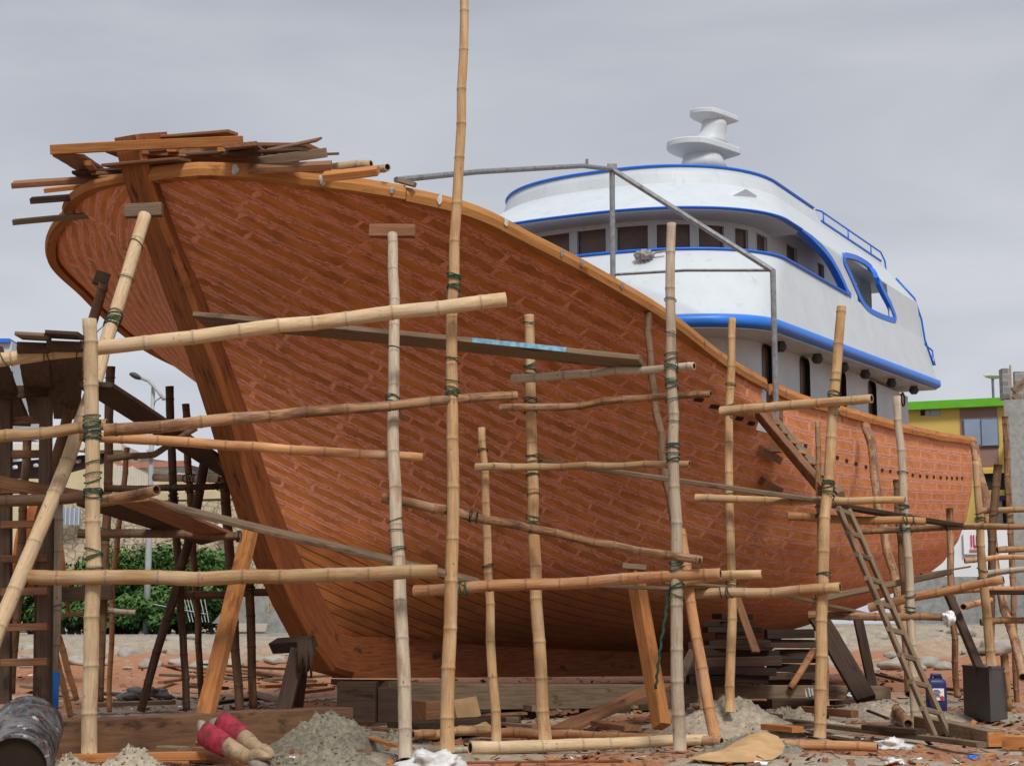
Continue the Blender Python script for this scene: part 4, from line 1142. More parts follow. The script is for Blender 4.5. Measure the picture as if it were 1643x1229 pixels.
# --- walkway planks
G_PL='walkway planks laid over the scaffold'
wp = board(at(320,512,17.6), at(1032,582,15.9), .30, .055, 'wood_old', 'long weathered plank across the bow with pale blue paint along one edge', group=G_PL, side=(.3,1,0), roll=.22)
ring=[wp.data.vertices[i].co.copy() for i in range(len(wp.data.vertices))]; nr=len(ring)//8
for e_,(k0,k1) in enumerate((((5),(0)),)):
    V=[];Fc=[]; i0,i1=int(nr*.63),int(nr*.83)
    cen=[sum((ring[i*8+k] for k in range(8)),Vector())/8 for i in range(nr)]
    rows=[]
    low=min(range(8),key=lambda k:ring[i0*8+k].y); near=sorted(range(8),key=lambda k:ring[i0*8+k].y)[:4]
    near=sorted(near,key=lambda k:-ring[i0*8+k].z)[:3]
    for i in range(i0,i1+1):
        for k in sorted(near): 
            p=ring[i*8+k]; V.append(p+(p-cen[i]).normalized()*.004+Vector(wp.location))
    m=3
    for i in range(i1-i0):
        for k in range(m-1): Fc.append((i*m+k,i*m+k+1,(i+1)*m+k+1,(i+1)*m+k))
    M['pale_blue']=mat_plain('pale_blue_paint',(.22,.46,.60),.7,.5,18,.3,stain=(.16,.13,.09),sc2=7)
    mk('paint_smear',V,Fc,M['pale_blue'],wp)

board(at(866,741,16.9), at(1345,806,17.6), .25, .045, 'wood_old', 'rough dark plank sloping down towards the ladder top', group=G_PL, side=(.3,1,0), roll=-.10)
board(at(1345,812,18.6), at(1560,846,20.4), .25, .05, 'wood_dark', 'black weathered plank continuing beyond the ladder to the stern', group=G_PL, side=(.3,1,0))
board(at(250,806,15.6), at(770,935,17.2), .24, .045, 'wood_old', 'grey plank sloping down to the right across the foot of the stem', group=G_PL, side=(.25,1,0), roll=-.12)
board(at(150,800,15.3), at(345,866,18.4), .34, .045, 'wood_dark', 'wide dark plank behind the open ended bamboo', group=G_PL, side=(.6,.8,0), roll=.1)
board(at(214,803,14.9), at(362,862,17.6), .30, .04, 'wood_board', 'brown plank leading up to the open ended bamboo', group=G_PL, side=(.7,.7,0))
board(at(776,935,17.3), at(1090,944,16.6), .20, .035, 'wood_old', 'pale thin plank behind the low reddish rail', group=G_PL, side=(.2,1,0))
board(at(1080,934,17.0), at(1180,943,18.2), .18, .03, 'wood_old', 'ragged plank end near the sand heap upright', group=G_PL, side=(.2,1,0))
board(at(1225,948,18.4), at(1395,985,19.6), .16, .035, 'wood_old', 'narrow pale plank resting on the rag rail', group=G_PL, side=(.2,1,0))
board(at(1310,963,20.6), at(1520,918,21.0), .26, .07, 'wood_old', 'rough bark-edged plank rising right under the stern', group=G_PL, side=(.3,1,0))
board(at(1478,921,21.6), at(1556,909,21.6), .12, .02, 'wood_board', 'thin reddish sliver of plank under the stern', group=G_PL, side=(.3,1,0))
board(at(1585,950,20.7), at(1665,951,20.3), .30, .05, 'wood_dark', 'black plank at the right edge beyond the cabinet', group=G_PL, side=(.2,1,0))
board(at(150,618,15.2), at(390,768,20.8), .36, .045, 'wood_dark', 'long dark gangplank sloping down behind the pale upright', group=G_PL, side=(.8,-.6,0))
for k,(xa,ya,xb,yb,w,lb,mt) in enumerate(((53,557,66,665,.27,'left one of the two short walkway planks on the topmost rail','wood_old'),(104,555,108,668,.30,'right one of the two short walkway planks on the topmost rail','wood_dark'))):
    board(at(xa,ya-3,14.2), at(xb,yb,19.6), w, .06, 'wood_dark' if k else 'wood_dark', lb, group=G_PL, side=(1,0,0))
    slab(at(xa,ya-7,14.15)+Vector((0,0,.055)), (1,0,-.06), (0,1,0), w*.92, .25, .035, mt, ('pale blue flecked' if k==0 else 'brown')+' board end on top of the '+('left' if k==0 else 'right')+' short walkway plank', name='wooden_plank', cat='plank')
board(at(-20,560,15.0), at(30,680,18.5), .26, .06, 'wood_dark', 'dark plank cut by the left edge of the photo', group=G_PL, side=(1,0,0))
board(at(-20,770,16.2), at(150,800,16.6), .12, .05, 'wood_board', 'narrow brown brace tilting across the left ladder', group=None, side=(0,0,1))
board(at(70,955,19.5), at(180,950,19.5), .17, .05, 'wood_dark', 'black beam lying behind the left uprights', group=None, side=(0,0,1))
board(at(95,988,20.5), at(190,978,20.5), .05, .05, 'wood_board', 'thin pale lath behind the left uprights', group=None, side=(0,0,1))
# --- left ladder
lad = empty('wooden_ladder', on_ground(45,1130), 'tall dark wooden ladder at the left edge of the photo', 'ladder')
for pts in (((10,596,16.9),(8,1128,17.3)),((75,600,16.9),(68,1128,17.3))):
    V,Fc,UV=board_mesh(at(*pts[0]),at(*pts[1]),.115,.10,side=(1,0,0)); mk('side_rail',V,Fc,M['wood_umber'],lad,uv=UV)
for i,y in enumerate((675,730,786,842,897,950,1007,1063)):
    V,Fc,UV=board_mesh(at(3,y,17.02),at(77,y-2,17.02),.075,.09,side=(0,0,1),seed=i); mk('rung',V,Fc,M['wood_board'],lad,uv=UV)
V,Fc,UV=board_mesh(at(-12,632,16.8),at(76,626,16.8),.13,.05,side=(0,0,1)); mk('top_board',V,Fc,M['wood_dark'],lad,uv=UV)
V,Fc,UV=board_mesh(at(72,830,17.3),at(68,1130,17.4),.17,.12,side=(1,0,0)); 
o=mk('wooden_post',V,Fc,M['wood_umber'],None,uv=UV); tag(o,'square greyed post close behind the right rail of the left ladder','post')
# --- long ladder on the right
lad = empty('wooden_ladder', on_ground(1512,1181), 'long narrow ladder leaning up to the scaffold in front of the stern quarter', 'ladder')
LT=[(1341,806,17.75),(1361,818,18.1)]; LB=[(1500,1180,17.2),(1524,1180,17.5)]
for a,b in zip(LT,LB):
    V,Fc,UV=board_mesh(at(*a),at(*b),.045,.07,side=(1,.25,0)); mk('side_rail',V,Fc,M['wood_old'],lad,uv=UV)
n=10
for i,y in enumerate((818,856,893,932,972,1014,1055,1097,1139)):
    fa=(y-806)/(1180-806); fb_=(y+7-818)/(1180-818)
    a=at(*LT[0]).lerp(at(*LB[0]),fa); b=at(*LT[1]).lerp(at(*LB[1]),fb_); d=(b-a)
    V,Fc,UV=board_mesh(a-d*.12,b+d*.12,.05,.045,side=(0,0,1),seed=i); mk('rung',V,Fc,M['wood_old'],lad,uv=UV)
# --- boarding plank with steps
gp = empty('boarding_plank', at(1345,800,18.4), 'steep plank with nailed steps leading up to the gangway in the bulwark', 'gangplank')
A_=at(1224,664,22.6); B_=at(1342,800,18.6)
for dx,w in ((-.22,.08),(.22,.08)):
    V,Fc,UV=board_mesh(A_+DU*dx,B_+DU*dx,w,.20,side=(1,0,.3)); mk('side_rail',V,Fc,M['wood_board' if dx<0 else 'wood_old'],gp,uv=UV)
for i in range(8):
    c=A_.lerp(B_,(i+.6)/8.2); V,Fc,UV=board_mesh(c-DU*.26+Vector((0,0,.05)),c+DU*.26+Vector((0,0,.05)),.10,.03,side=(.2,1,0),seed=i); mk('step',V,Fc,M['wood_new'],gp,uv=UV)
V,Fc,UV=board_mesh(A_+DU*.05,B_+DU*.05,.34,.03,side=DU); mk('plank',V,Fc,M['wood_board'],gp,uv=UV)
# --- loose boards on the bow
G_B='loose boards piled on the bow'
for (a,b,w,t,m,sd_,lb) in (
 ((83,241,16.9),(388,226,16.35),.07,.10,'wood_new',(0,1,.2),'long orange board on the bow pointing out to the left over the stem'),
 ((385,232,16.3),(405,252,18.4),.34,.04,'wood_board',(1,0,.1),'wide board end rising behind the rail right of the stem'),
 ((210,226,17.4),(374,213,17.0),.22,.03,'wood_board',(0,1,.1),'thin top board leaning over the orange one'),
 ((110,250,16.9),(165,285,19.0),.32,.04,'wood_board',(1,.2,0),'wide board jutting out left of the stem below the orange one'),
 ((225,250,17.2),(440,262,17.6),.55,.12,'wood_board',(.1,1,0),'broad shadowed board just right of the stem head'),
 ((275,240,16.9),(330,262,18.8),.10,.05,'wood_new',(1,0,0),'narrow light batten under the broad shadowed board'),
 ((355,240,16.8),(392,268,18.8),.08,.05,'wood_new',(1,0,0),'narrow light batten near the wide board end'),
 ((140,262,17.0),(168,290,19.0),.08,.05,'wood_new',(1,0,0),'short light batten left of the stem head'),
 ((21,297,17.9),(200,285,17.9),.16,.06,'wood_board',(0,1,.5),'grey-brown board sticking farthest out to the left at the bow'),
 ((72,306,18.3),(190,294,18.3),.10,.05,'wood_new',(0,1,.4),'short orange board under the one sticking farthest out'),
 ((50,322,18.0),(180,312,18.0),.12,.06,'wood_dark',(0,1,.5),'black board stub at the left of the bow'),
 ((21,357,18.2),(150,345,18.2),.07,.06,'wood_old',(0,1,.5),'splintered pale stick poking out below the other boards at the left'),
 ((425,243,17.3),(512,224,17.1),.18,.025,'wood_board',(.2,1,.5),'reddish board pointing up to the right on the bow'),
 ((400,262,17.0),(523,245,16.9),.12,.10,'wood_old',(0,1,.3),'weathered square grey beam on the bow'),
 ((395,252,17.3),(428,244,18.4),.14,.03,'wood_board',(1,.1,0),'small upright board end between the grey beam and the wide board'),
 ((400,272,16.7),(532,266,16.7),.15,.07,'wood_board',(.1,1,.6),'thin board resting on the rail below the grey beam'),
 ((520,284,16.6),(607,274,16.5),.15,.08,'wood_new',(.1,1,.6),'orange board at the right end of the bow pile'),
 ((470,276,17.1),(600,278,17.0),.14,.06,'wood_new',(.1,1,.3),'short orange offcut beside the lying bamboo stub'),
 ((640,290,17.1),(666,297,17.0),.05,.05,'wood_old',(0,1,0),'little grey wedge where the awning pipe meets the rail')):
    board(at(*a), at(*b), w, t, m, lb, group=G_B, side=sd_)
rb_=random.Random(8)
for k in range(13):
    x=rb_.uniform(95,440); y=rb_.uniform(238,268)+(14 if x<150 else 0); Y=rb_.uniform(16.9,18.6); L_=rb_.uniform(60,150)
    board(at(x,y,Y), at(x+L_,y+rb_.uniform(-12,3),Y+rb_.uniform(-.6,.8)), rb_.uniform(.12,.28), rb_.uniform(.025,.05), rb_.choice(['wood_board','wood_board','wood_dark','wood_umber']), 'brown board lying in the heap of loose boards on the bow', group='boards in the middle of the bow heap', side=(.1,1,rb_.uniform(-.1,.5)))
pole('B1',[at(530,272,17.3),at(570,264,17.2),at(596,263,17.1)],.12,'bam_pale','pale split bamboo stub on the bow boards','loose boards piled on the bow',d1=.09)
pole('B2',[at(560,280,17.4),at(622,268,16.9)],.10,'bam_grey','grey bamboo stub whose hollow end faces the camera at the bow','loose boards piled on the bow')
# ================================================================== SETTING
def mat_ground():
    t = NT('beach_sand'); g = t.geo()
    n1=t.noise(g,.55,5,.6); n2=t.noise(g,3.5,5,.65); n3=t.noise(g,24,4,.65); n4=t.noise(t.mapv(g,(1,1,1),(5,9,0)),.22,3,.5)
    c=t.mix(t.step(n2,.3,.7),(.36,.30,.22),(.24,.20,.15))
    c=t.mix(t.step(n3,.45,.75),c,(.48,.41,.32))
    # red sawdust
    msk=t.math('MULTIPLY',t.step(t.math('ADD',n1,t.math('MULTIPLY',t.math('SUBTRACT',n3,.5),.35)),.47,.56),.9)
    sp=t.n('ShaderNodeSeparateXYZ'); t.l(g,sp.inputs[0])
    far=t.step(sp.outputs[1],26,31); nf=t.math('SUBTRACT',1.0,t.step(sp.outputs[1],44,47))
    far=t.math('MULTIPLY',far,nf)
    orange=t.mix(t.step(n3,.35,.7),(.40,.165,.075),(.24,.095,.05))
    m=t.math('MAXIMUM',t.math('MULTIPLY',msk,nf),t.math('MULTIPLY',far,t.math('MULTIPLY',t.step(n2,.25,.5),.9)))
    c=t.mix(m,c,orange)
    vd=t.n('ShaderNodeTexVoronoi'); t.l(g,vd.inputs['Vector']); vd.inputs['Scale'].default_value=14; vd.feature='F1'
    ch=t.math('MULTIPLY',t.math('SUBTRACT',1.0,t.step(vd.outputs['Distance'],.10,.16)),t.step(n2,.45,.6))
    c=t.mix(t.math('MULTIPLY',ch,.8),c,t.mix(t.step(n4,.4,.6),(.62,.40,.24),(.14,.07,.04)))
    return t.fin(c,.95,t.math('ADD',t.math('MULTIPLY',n3,.6),t.math('ADD',n2,t.math('MULTIPLY',ch,.25))),.9,.03,.1)
M['ground']=mat_ground()
def kerb_z(x): return .83+max(0,min(1,(x-2)/9))*.32
KY=50.0
def gh(x,y):
    z=mn.noise(Vector((x*.5,y*.5,0)))*.05+mn.noise(Vector((x*1.9,y*1.9,3)))*.03+mn.noise(Vector((x*6,y*6,5)))*.014
    z*=max(0.25,min(1,(y-10)/4)) 
    z-=.02
    if y>15.5 and y<30:   # hollow under the keel
        # distance to the keel line
        q=Vector((x-X0,y-Y0,0)); b=abs(q.dot(DB)); u=q.dot(DU)
        if 3<u<21: z-=.10*max(0,1-b/2.2)
    if y>42: 
        f=min(1,(y-42)/(KY-42-.2)); f=f*f*(3-2*f); z=z*(1+.6*math.sin(f*3.1))+f*(kerb_z(x)-.06)+ (mn.noise(Vector((x*.9,y*.9,8)))*.30*math.sin(f*math.pi))+mn.noise(Vector((x*3,y*3,9)))*.14*math.sin(f*math.pi)
    return z if y<KY else kerb_z(x)-.05
def ground():
    xs=[];x=-9.0
    ys=list(np.arange(9,24,.11))+list(np.arange(24,52,.35))
    V=[];Fc=[]
    # x spacing widens with the distance from the axis
    xs=sorted(set([round(-14+.12*k,3) for k in range(int(28/.12))]+[round(s_*(14+1.3**k*.5),2) for s_ in (-1,1) for k in range(0,32)]))
    xs=[x for x in xs if abs(x)<2500]
    ys=[-60,-20,-5,4]+ys+[60,90,160,400,1000,3000,5000]
    for y in ys:
        for x in xs: V.append((x,y,gh(x,y) if 4<y<49.9 else (0 if y<=4 else kerb_z(x)-.05)))
    n=len(xs)
    for j in range(len(ys)-1):
        for i in range(n-1): Fc.append((j*n+i,j*n+i+1,(j+1)*n+i+1,(j+1)*n+i))
    o=mk('ground',V,Fc,M['ground'],smooth=True,origin=(0,0,0)); tag(o,kind='structure'); return o
ground()
M['concrete']=mat_plain('concrete',(.34,.34,.32),.9,.3,7,.4,stain=(.22,.21,.19),sc2=1.2)
M['asphalt']=mat_plain('asphalt',(.06,.06,.06),.95,.3,20)
# kerb wall and road beyond
def kerb():
    V=[];Fc=[];n=40
    for i in range(n+1):
        x=-60+120*i/n; z=kerb_z(x)
        for y,zz in ((KY,z-.5),(KY,z),(KY+.35,z),(KY+.35,z-.5)): V.append((x,y,zz))
    for i in range(n):
        for k in range(3): Fc.append((i*4+k,(i+1)*4+k,(i+1)*4+k+1,i*4+k+1))
    o=mk('kerb',V,Fc,M['concrete']); tag(o,kind='structure')
    V=[];Fc=[]
    for i in range(n+1):
        x=-60+120*i/n; z=kerb_z(x)-.03
        V+=[(x,KY+.35,z),(x,KY+6,z)]
    for i in range(n): Fc.append((2*i,2*i+2,2*i+3,2*i+1))
    o=mk('road',V,Fc,M['asphalt']); tag(o,kind='structure')
kerb()
# rocks along the bank
M['rock']=mat_plain('pale_rock',(.36,.33,.28),.9,.35,3,.6,stain=(.30,.26,.21),sc2=1.5)
def rock(x,y,z,sx,sy,sz,seed,label):
    import bmesh
    bm=bmesh.new(); bmesh.ops.create_icosphere(bm,subdivisions=3,radius=1)
    V=[]
    for v in bm.verts:
        d=1+.35*mn.noise(v.co*1.3+Vector((seed,0,0)))+.12*mn.noise(v.co*4+Vector((seed,3,0)))
        V.append(Vector((x,y,z))+Vector((v.co.x*sx*d,v.co.y*sy*d,max(v.co.z,-.5)*sz*d)))
    Fc=[[v.index for v in f.verts] for f in bm.faces]; bm.free()
    o=mk('rock',V,Fc,M['rock'],smooth=True); tag(o,label,'rock','pale rocks along the bank'); return o
rs=random.Random(11)
for k,(px,py,w) in enumerate(((128,1062,40),(163,1066,26),(212,1052,46),(243,1053,40),(60,1060,50),(20,1064,36),(322,1050,44),(285,1046,30),(440,1052,36),(415,1046,30),(1440,1052,60),(1490,1060,50),(1515,1048,34),(1600,1046,60),(1640,1058,30),(1462,1030,44),(1560,1062,24))):
    Y=rs.uniform(42.5,45.5); c=at(px,py,Y); c.z=gh(c.x,c.y)+.05
    s_=w/2*Y/F
    rock(c.x,c.y,c.z,s_,s_*.8,s_*.5,k*3.1,'pale boulder on the sandy bank below the road')
for k in range(46):
    Y=rs.uniform(41.5,48.5); x=rs.uniform(-14.5,-6) if rs.random()<.5 else rs.uniform(7.5,15); s_=rs.uniform(.08,.3)
    rock(x,Y,gh(x,Y)+.02,s_,s_*.8,s_*rs.uniform(.4,.7),k*1.7+50,'small pale stone on the sandy bank below the road')
# painted foot of the greyish upright
fp=POLES['V21']; a_,b_=at(84,1150,17.7),at(87.5,1078,17.66); mb=MB(); mb.tube([a_,a_.lerp(b_,.5),b_],.0565,14); mb.build('painted_foot',M['blue_band'],fp,smooth=True)
# weathered dark patches on the big timber's face are part of its material
# ---- sand heaps
M['sand_grey']=mat_plain('cement_sand',(.25,.22,.16),.95,.55,26,1.0,stain=(.13,.115,.085),sc2=7)
M['sand_tan']=mat_plain('heap_sand',(.42,.35,.26),.95,.4,16,1.0,stain=(.22,.17,.12),sc2=4)
def heap(px,py,z,rx,ry,h,mat,seed,label,Y=None):
    c=on_ground(px,py,0) if Y is None else at(px,py,Y); V=[];Fc=[];n=110;m=44
    V.append((c.x,c.y,0))
    for j in range(1,m+1):
        for i in range(n):
            a=2*math.pi*i/n; r=j/m*1.25; x=c.x+math.cos(a)*rx*r*(1+.2*mn.noise(Vector((math.cos(a)*1.5,math.sin(a)*1.5,seed)))); y=c.y+math.sin(a)*ry*r
            V.append((x,y,0))
    def hz(x,y):
        r=math.hypot((x-c.x)/rx,(y-c.y)/ry)
        zz=h*max(0,1-r)**.95+h*.10*math.exp(-r*r*6)+(.035*mn.noise(Vector((x*30,y*30,seed)))+.03*mn.noise(Vector((x*60,y*60,seed)))+.06*abs(mn.noise(Vector((x*10,y*10,seed+4)))))*max(0,min(1,1.2-r))
        return zz-.05*max(0,r-.9)*4+h*.25*mn.noise(Vector((x*3.2,y*3.2,seed)))*max(0,1.1-r)+.035*mn.noise(Vector((x*14,y*14,seed)))*max(0,min(1,1.3-r))+gh(x,y)*.5+z
    V=[(x,y,hz(x,y)) for x,y,_ in V]
    for i in range(n): Fc.append((0,1+i,1+(i+1)%n))
    for j in range(m-1):
        for i in range(n):
            a=1+j*n+i; b=1+j*n+(i+1)%n; Fc.append((a,a+n,b+n,b))
    o=mk('sand_heap',V,Fc,M[mat],smooth=True); tag(o,label,'sand heap','heaps of sand around the keel'); return o
heap(528,1200,0,.62,.45,.33,'sand_grey',1.0,'grey cement sand heap under the forefoot, the rear of two')
heap(530,1240,0,.50,.30,.22,'sand_grey',2.0,'grey cement sand heap nearest the camera at the bottom edge')
heap(640,1196,0,.35,.3,.12,'sand_grey',3.0,'low grey sand heap left of the whitish prop')
heap(1172,1175,0,.85,.7,.36,'sand_tan',4.0,'tan sand heap around the foot of a bamboo upright')
heap(1210,1205,0,.5,.3,.14,'sand_grey',9.0,'small grey sand heap behind the cardboard sheet')
heap(1420,1150,0,1.15,.9,.16,'sand_tan',5.0,'wide low sand heap behind the hollow bamboo tube')
heap(210,1235,0,.35,.22,.14,'sand_tan',6.0,'small pale sand heap in front of the big beam')
heap(110,1232,0,.30,.16,.10,'sand_tan',6.5,'tiny pale sand heap beside the drum')
heap(1265,1162,0,.7,.5,.16,'sand_tan',7.0,'low sand heap in front of the chalk-marked beam')
# ---- timbers and blocks
def beam(a,b,w,h,mat,label,z=None,name='timber_beam',cat='timber',group=None):
    """a,b: photo positions of the bottom front edge ends on the ground plane"""
    z0=0 if z is None else z
    p=on_ground(a[0],a[1],z0)+Vector((0,w/2,h/2)); q=on_ground(b[0],b[1],z0)+Vector((0,w/2,h/2))
    return board(p,q,w,h,mat,label,name=name,cat=cat,group=group,side=(0,1,0))
beam((60,1222),(545,1192),.35,.34,'wood_beam','massive squared timber lying behind the drum and the gloves-like boots',z=-.02)
beam((540,1160),(602,1160),.45,.47,'wood_dark','dark stacked keel block directly under the forefoot',z=0.0,name='keel_block',cat='keel block')
beam((606,1158),(648,1158),.5,.40,'wood_dark','narrower dark keel block right of the first one',z=0.0,name='keel_block',cat='keel block')
beam((640,1186),(790,1176),.4,.16,'wood_dark','low dark timber behind the two nearest uprights')
beam((670,1165),(735,1163),.4,.27,'wood_board','squared brown keel block behind the nearest uprights',name='keel_block',cat='keel block')
p=at(640,1114.5,20.2);q=at(1060,1117,23.4); board(p,q,.40,.30,'wood_old','grey sleeper beam running under the keel on blocks',name='timber_beam',cat='timber',side=(0,1,0))
board(at(575,1110,23.6), at(1150,1108,27.0), .3, .26, 'wood_dark', 'long dark timber lying beyond the keel in the shade', name='timber_beam', cat='timber', side=(0,1,0))
board(at(540,1094,21.0), at(660,1096,21.6), .3, .07, 'wood_dark', 'flat dark packing board on top of the first keel block', name='wooden_plank', cat='plank', side=(0,1,0))
log_beam=board(at(1140,1110,22.6),at(1420,1110,23.6),.28,.17,'wood_old','grey beam under the stern part marked with a chalk figure',name='timber_beam',cat='timber',side=(0,1,0))
# the chalk marks on the beam
M['chalk']=mat_plain('chalk_white',(.7,.7,.68),.9,.3,30)
def strokes(name,segs,Y,parent,w=.022,mat='chalk'):
    mb=MB()
    for a,b in segs:
        A=at(a[0],a[1],Y);Bp=at(b[0],b[1],Y); mb.tube([A,Bp],w/2,4)
    return mb.build(name,M[mat],parent)
strokes('chalk_mark',[((1361,1103),(1372,1102)),((1372,1102),(1360,1116)),((1360,1116),(1372,1117))],23.18,log_beam,.035)
strokes('chalk_mark',[((1286,1104),(1288,1117)),((1291,1103),(1294,1118)),((1297,1103),(1300,1117)),((1302,1104),(1304,1115))],22.98,log_beam,.025)
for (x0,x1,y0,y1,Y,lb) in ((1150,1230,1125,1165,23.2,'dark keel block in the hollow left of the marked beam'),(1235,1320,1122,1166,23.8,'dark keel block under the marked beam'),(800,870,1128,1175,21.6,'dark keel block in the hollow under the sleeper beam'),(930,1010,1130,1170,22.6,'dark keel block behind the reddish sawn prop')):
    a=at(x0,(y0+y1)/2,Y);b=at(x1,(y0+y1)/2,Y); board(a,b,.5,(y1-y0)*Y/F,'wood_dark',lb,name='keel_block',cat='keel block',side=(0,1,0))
# shoring under the aft hull
rk=random.Random(31)
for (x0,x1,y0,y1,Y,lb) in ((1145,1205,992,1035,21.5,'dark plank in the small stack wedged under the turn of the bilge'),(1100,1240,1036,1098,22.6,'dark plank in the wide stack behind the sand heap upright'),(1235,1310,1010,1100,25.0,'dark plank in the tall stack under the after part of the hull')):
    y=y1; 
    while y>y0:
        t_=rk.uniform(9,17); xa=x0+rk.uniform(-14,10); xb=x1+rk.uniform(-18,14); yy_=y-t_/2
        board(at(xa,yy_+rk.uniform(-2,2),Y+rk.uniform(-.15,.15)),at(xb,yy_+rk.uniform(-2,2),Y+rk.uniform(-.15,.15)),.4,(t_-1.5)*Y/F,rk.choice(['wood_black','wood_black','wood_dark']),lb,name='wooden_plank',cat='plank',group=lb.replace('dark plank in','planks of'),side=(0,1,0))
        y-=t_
board(at(898,1172,18.6), at(1062,1098,20.4), .30, .05, 'wood_board', 'wide worn board leaning up to the right under the keel', side=(.3,1,.2))
board(at(1085,1100,18.6), at(1112,1045,19.2), .10, .05, 'wood_old', 'short grey board leaning behind the reddish prop', side=(1,0,0))
on=lambda x,y,z:on_ground(x,y,z)
def gb(a,b,w,t,mat,label,z=.03,group=None,**k):
    return board(on(a[0],a[1],z),on(b[0],b[1],z),w,t,mat,label,group=group,side=(0,1,0),**k)
gb((1230,1150),(1575,1196),.10,.05,'wood_old','long thin grey lath lying on the sand towards the ladder foot',z=.06)
gb((1392,1140),(1425,1152),.03,.03,'wood_dark','little dark stick on the sand left of the hollow tube',z=.12)
lg=gb((1478,1158),(1598,1186),.17,.15,'wood_old','roughly hewn log with an orange sawn end lying by the ladder foot',z=.07,name='log',cat='log')
pp_=on_ground(1598,1186,.07); dd_=(on_ground(1598,1186,.07)-on_ground(1478,1158,.07)).normalized(); mb=MB(); mb.box(pp_+dd_*.004,dd_.cross(Vector((0,0,1))),dd_,(0,0,1),.075,.008,.065); mb.build('sawn_end',M['wood_new'],lg)
gb((1612,1190),(1660,1192),.15,.13,'wood_new','sawn offcut at the right edge of the ground',z=.06,name='wood_offcut',cat='offcut')
gb((1300,1176),(1420,1196),.13,.02,'wood_dark','flat dark board in the sand behind the short orange pole',z=.02)
gb((100,1216),(330,1212),.10,.07,'wood_new','rounded orange timber lying in front of the big beam',z=.05)
gb((318,1209),(408,1216),.20,.13,'wood_board','short brown log under the old boots',z=.04,name='log',cat='log')
gb((262,1200),(296,1203),.15,.05,'wood_old','small grey offcut leaning on the orange timber',z=.09,name='wood_offcut',cat='offcut')
gb((360,1190),(410,1192),.12,.09,'wood_board','small block between the boots and the dark trestle',z=.05,name='wood_offcut',cat='offcut')
gb((690,1224),(1000,1220),.03,.02,'wood_stem','thin red strip lying in the foreground',z=.02)
gb((580,1180),(640,1196),.06,.03,'wood_new','thin lath leaning on the low grey heap',z=.10)
gb((800,1160),(860,1165),.10,.03,'wood_old','little grey board under the keel',z=.10)
gb((1230,1165),(1280,1170),.14,.06,'wood_new','orange curved offcut in front of the marked beam',z=.12,name='wood_offcut',cat='offcut')
# scattered scrap planks behind under the bow
rs=random.Random(21)
G_S='scrap planks scattered behind the bow'
sc_=[((255,1067),(440,1084),.22,'wood_board'),((262,1082),(395,1090),.2,'wood_old'),((330,1066),(470,1073),.18,'wood_dark'),((395,1075),(500,1092),.2,'wood_board'),((258,1095),(300,1088),.12,'wood_board'),((420,1101),(520,1098),.2,'wood_new'),((405,1112),(470,1128),.15,'wood_old'),((470,1112),(530,1104),.15,'wood_new'),((150,1130),(275,1126),.25,'wood_old'),((345,1128),(420,1118),.14,'wood_dark'),((170,1112),(240,1118),.2,'wood_dark'),((300,1100),(360,1104),.16,'wood_dark'),((430,1090),(540,1083),.2,'wood_old'),((1270,1085),(1330,1098),.12,'wood_dark'),((1395,1080),(1452,1092),.08,'wood_dark'),((1480,1100),(1545,1108),.12,'wood_dark'),((40,1100),(110,1108),.2,'wood_old')]
for k,(a,b,w,m) in enumerate(sc_):
    gb(a,b,w,.05,m,'scrap plank lying on the ground behind the scaffold',z=.05+rs.uniform(0,.14),group=G_S)
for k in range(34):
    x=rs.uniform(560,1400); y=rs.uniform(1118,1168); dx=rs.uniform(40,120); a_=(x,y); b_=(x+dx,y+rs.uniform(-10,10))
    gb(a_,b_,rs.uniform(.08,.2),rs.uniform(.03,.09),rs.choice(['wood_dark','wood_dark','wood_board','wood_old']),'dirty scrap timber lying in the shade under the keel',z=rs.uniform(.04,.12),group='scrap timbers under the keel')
# blue-flecked tarpaulin bundle
def lump(name,px,py,z,sx,sy,sz,mat,seed,label,cat,n=3,rough=.5,group=None):
    import bmesh
    c=on_ground(px,py,z); bm=bmesh.new(); bmesh.ops.create_icosphere(bm,subdivisions=n+1,radius=1); V=[]
    for v in bm.verts:
        d=1+rough*mn.noise(v.co*1.6+Vector((seed,0,0)))+rough*.55*abs(mn.noise(v.co*4.2+Vector((seed,3,0))))
        V.append(c+Vector((v.co.x*sx*d,v.co.y*sy*d,max(v.co.z,-.55)*sz*d)))
    Fc=[[v.index for v in f.verts] for f in bm.faces]; bm.free()
    o=mk(name,V,Fc,M[mat],smooth=True); tag(o,label,cat,group); return o
M['plastic']=mat_plain('plastic_bag',(.66,.64,.62),.45,.3,9,.5,stain=(.36,.31,.27),sc2=8)
M['tarp']=mat_plain('grey_tarp',(.16,.15,.14),.7,.5,6,.5,stain=(.08,.16,.24),sc2=5)
M['card']=mat_plain('cardboard',(.52,.32,.15),.85,.25,5,.25,stain=(.36,.20,.09),sc2=3)
lump('tarpaulin',232,1116,.05,.35,.25,.13,'tarp',2.0,'crumpled grey tarpaulin behind the squared timber','tarpaulin')
lump('plastic_bag',694,1225,.03,.19,.12,.085,'plastic',5.0,'crumpled white bag at the foot of the tallest upright','bag',rough=.9)
lump('plastic_bag',1431,1196,.02,.12,.07,.05,'plastic',7.0,'clear crumpled bag at the end of the short orange pole','bag',rough=1.0)
lump('rag',1436,1222,.01,.07,.04,.03,'plastic',9.0,'little white rag on the ground at the bottom right','rag',rough=.9)
lump('rag',1561,1214,.01,.04,.02,.015,'blue',9.5,'tiny bright blue scrap at the bottom right','scrap',rough=.9)
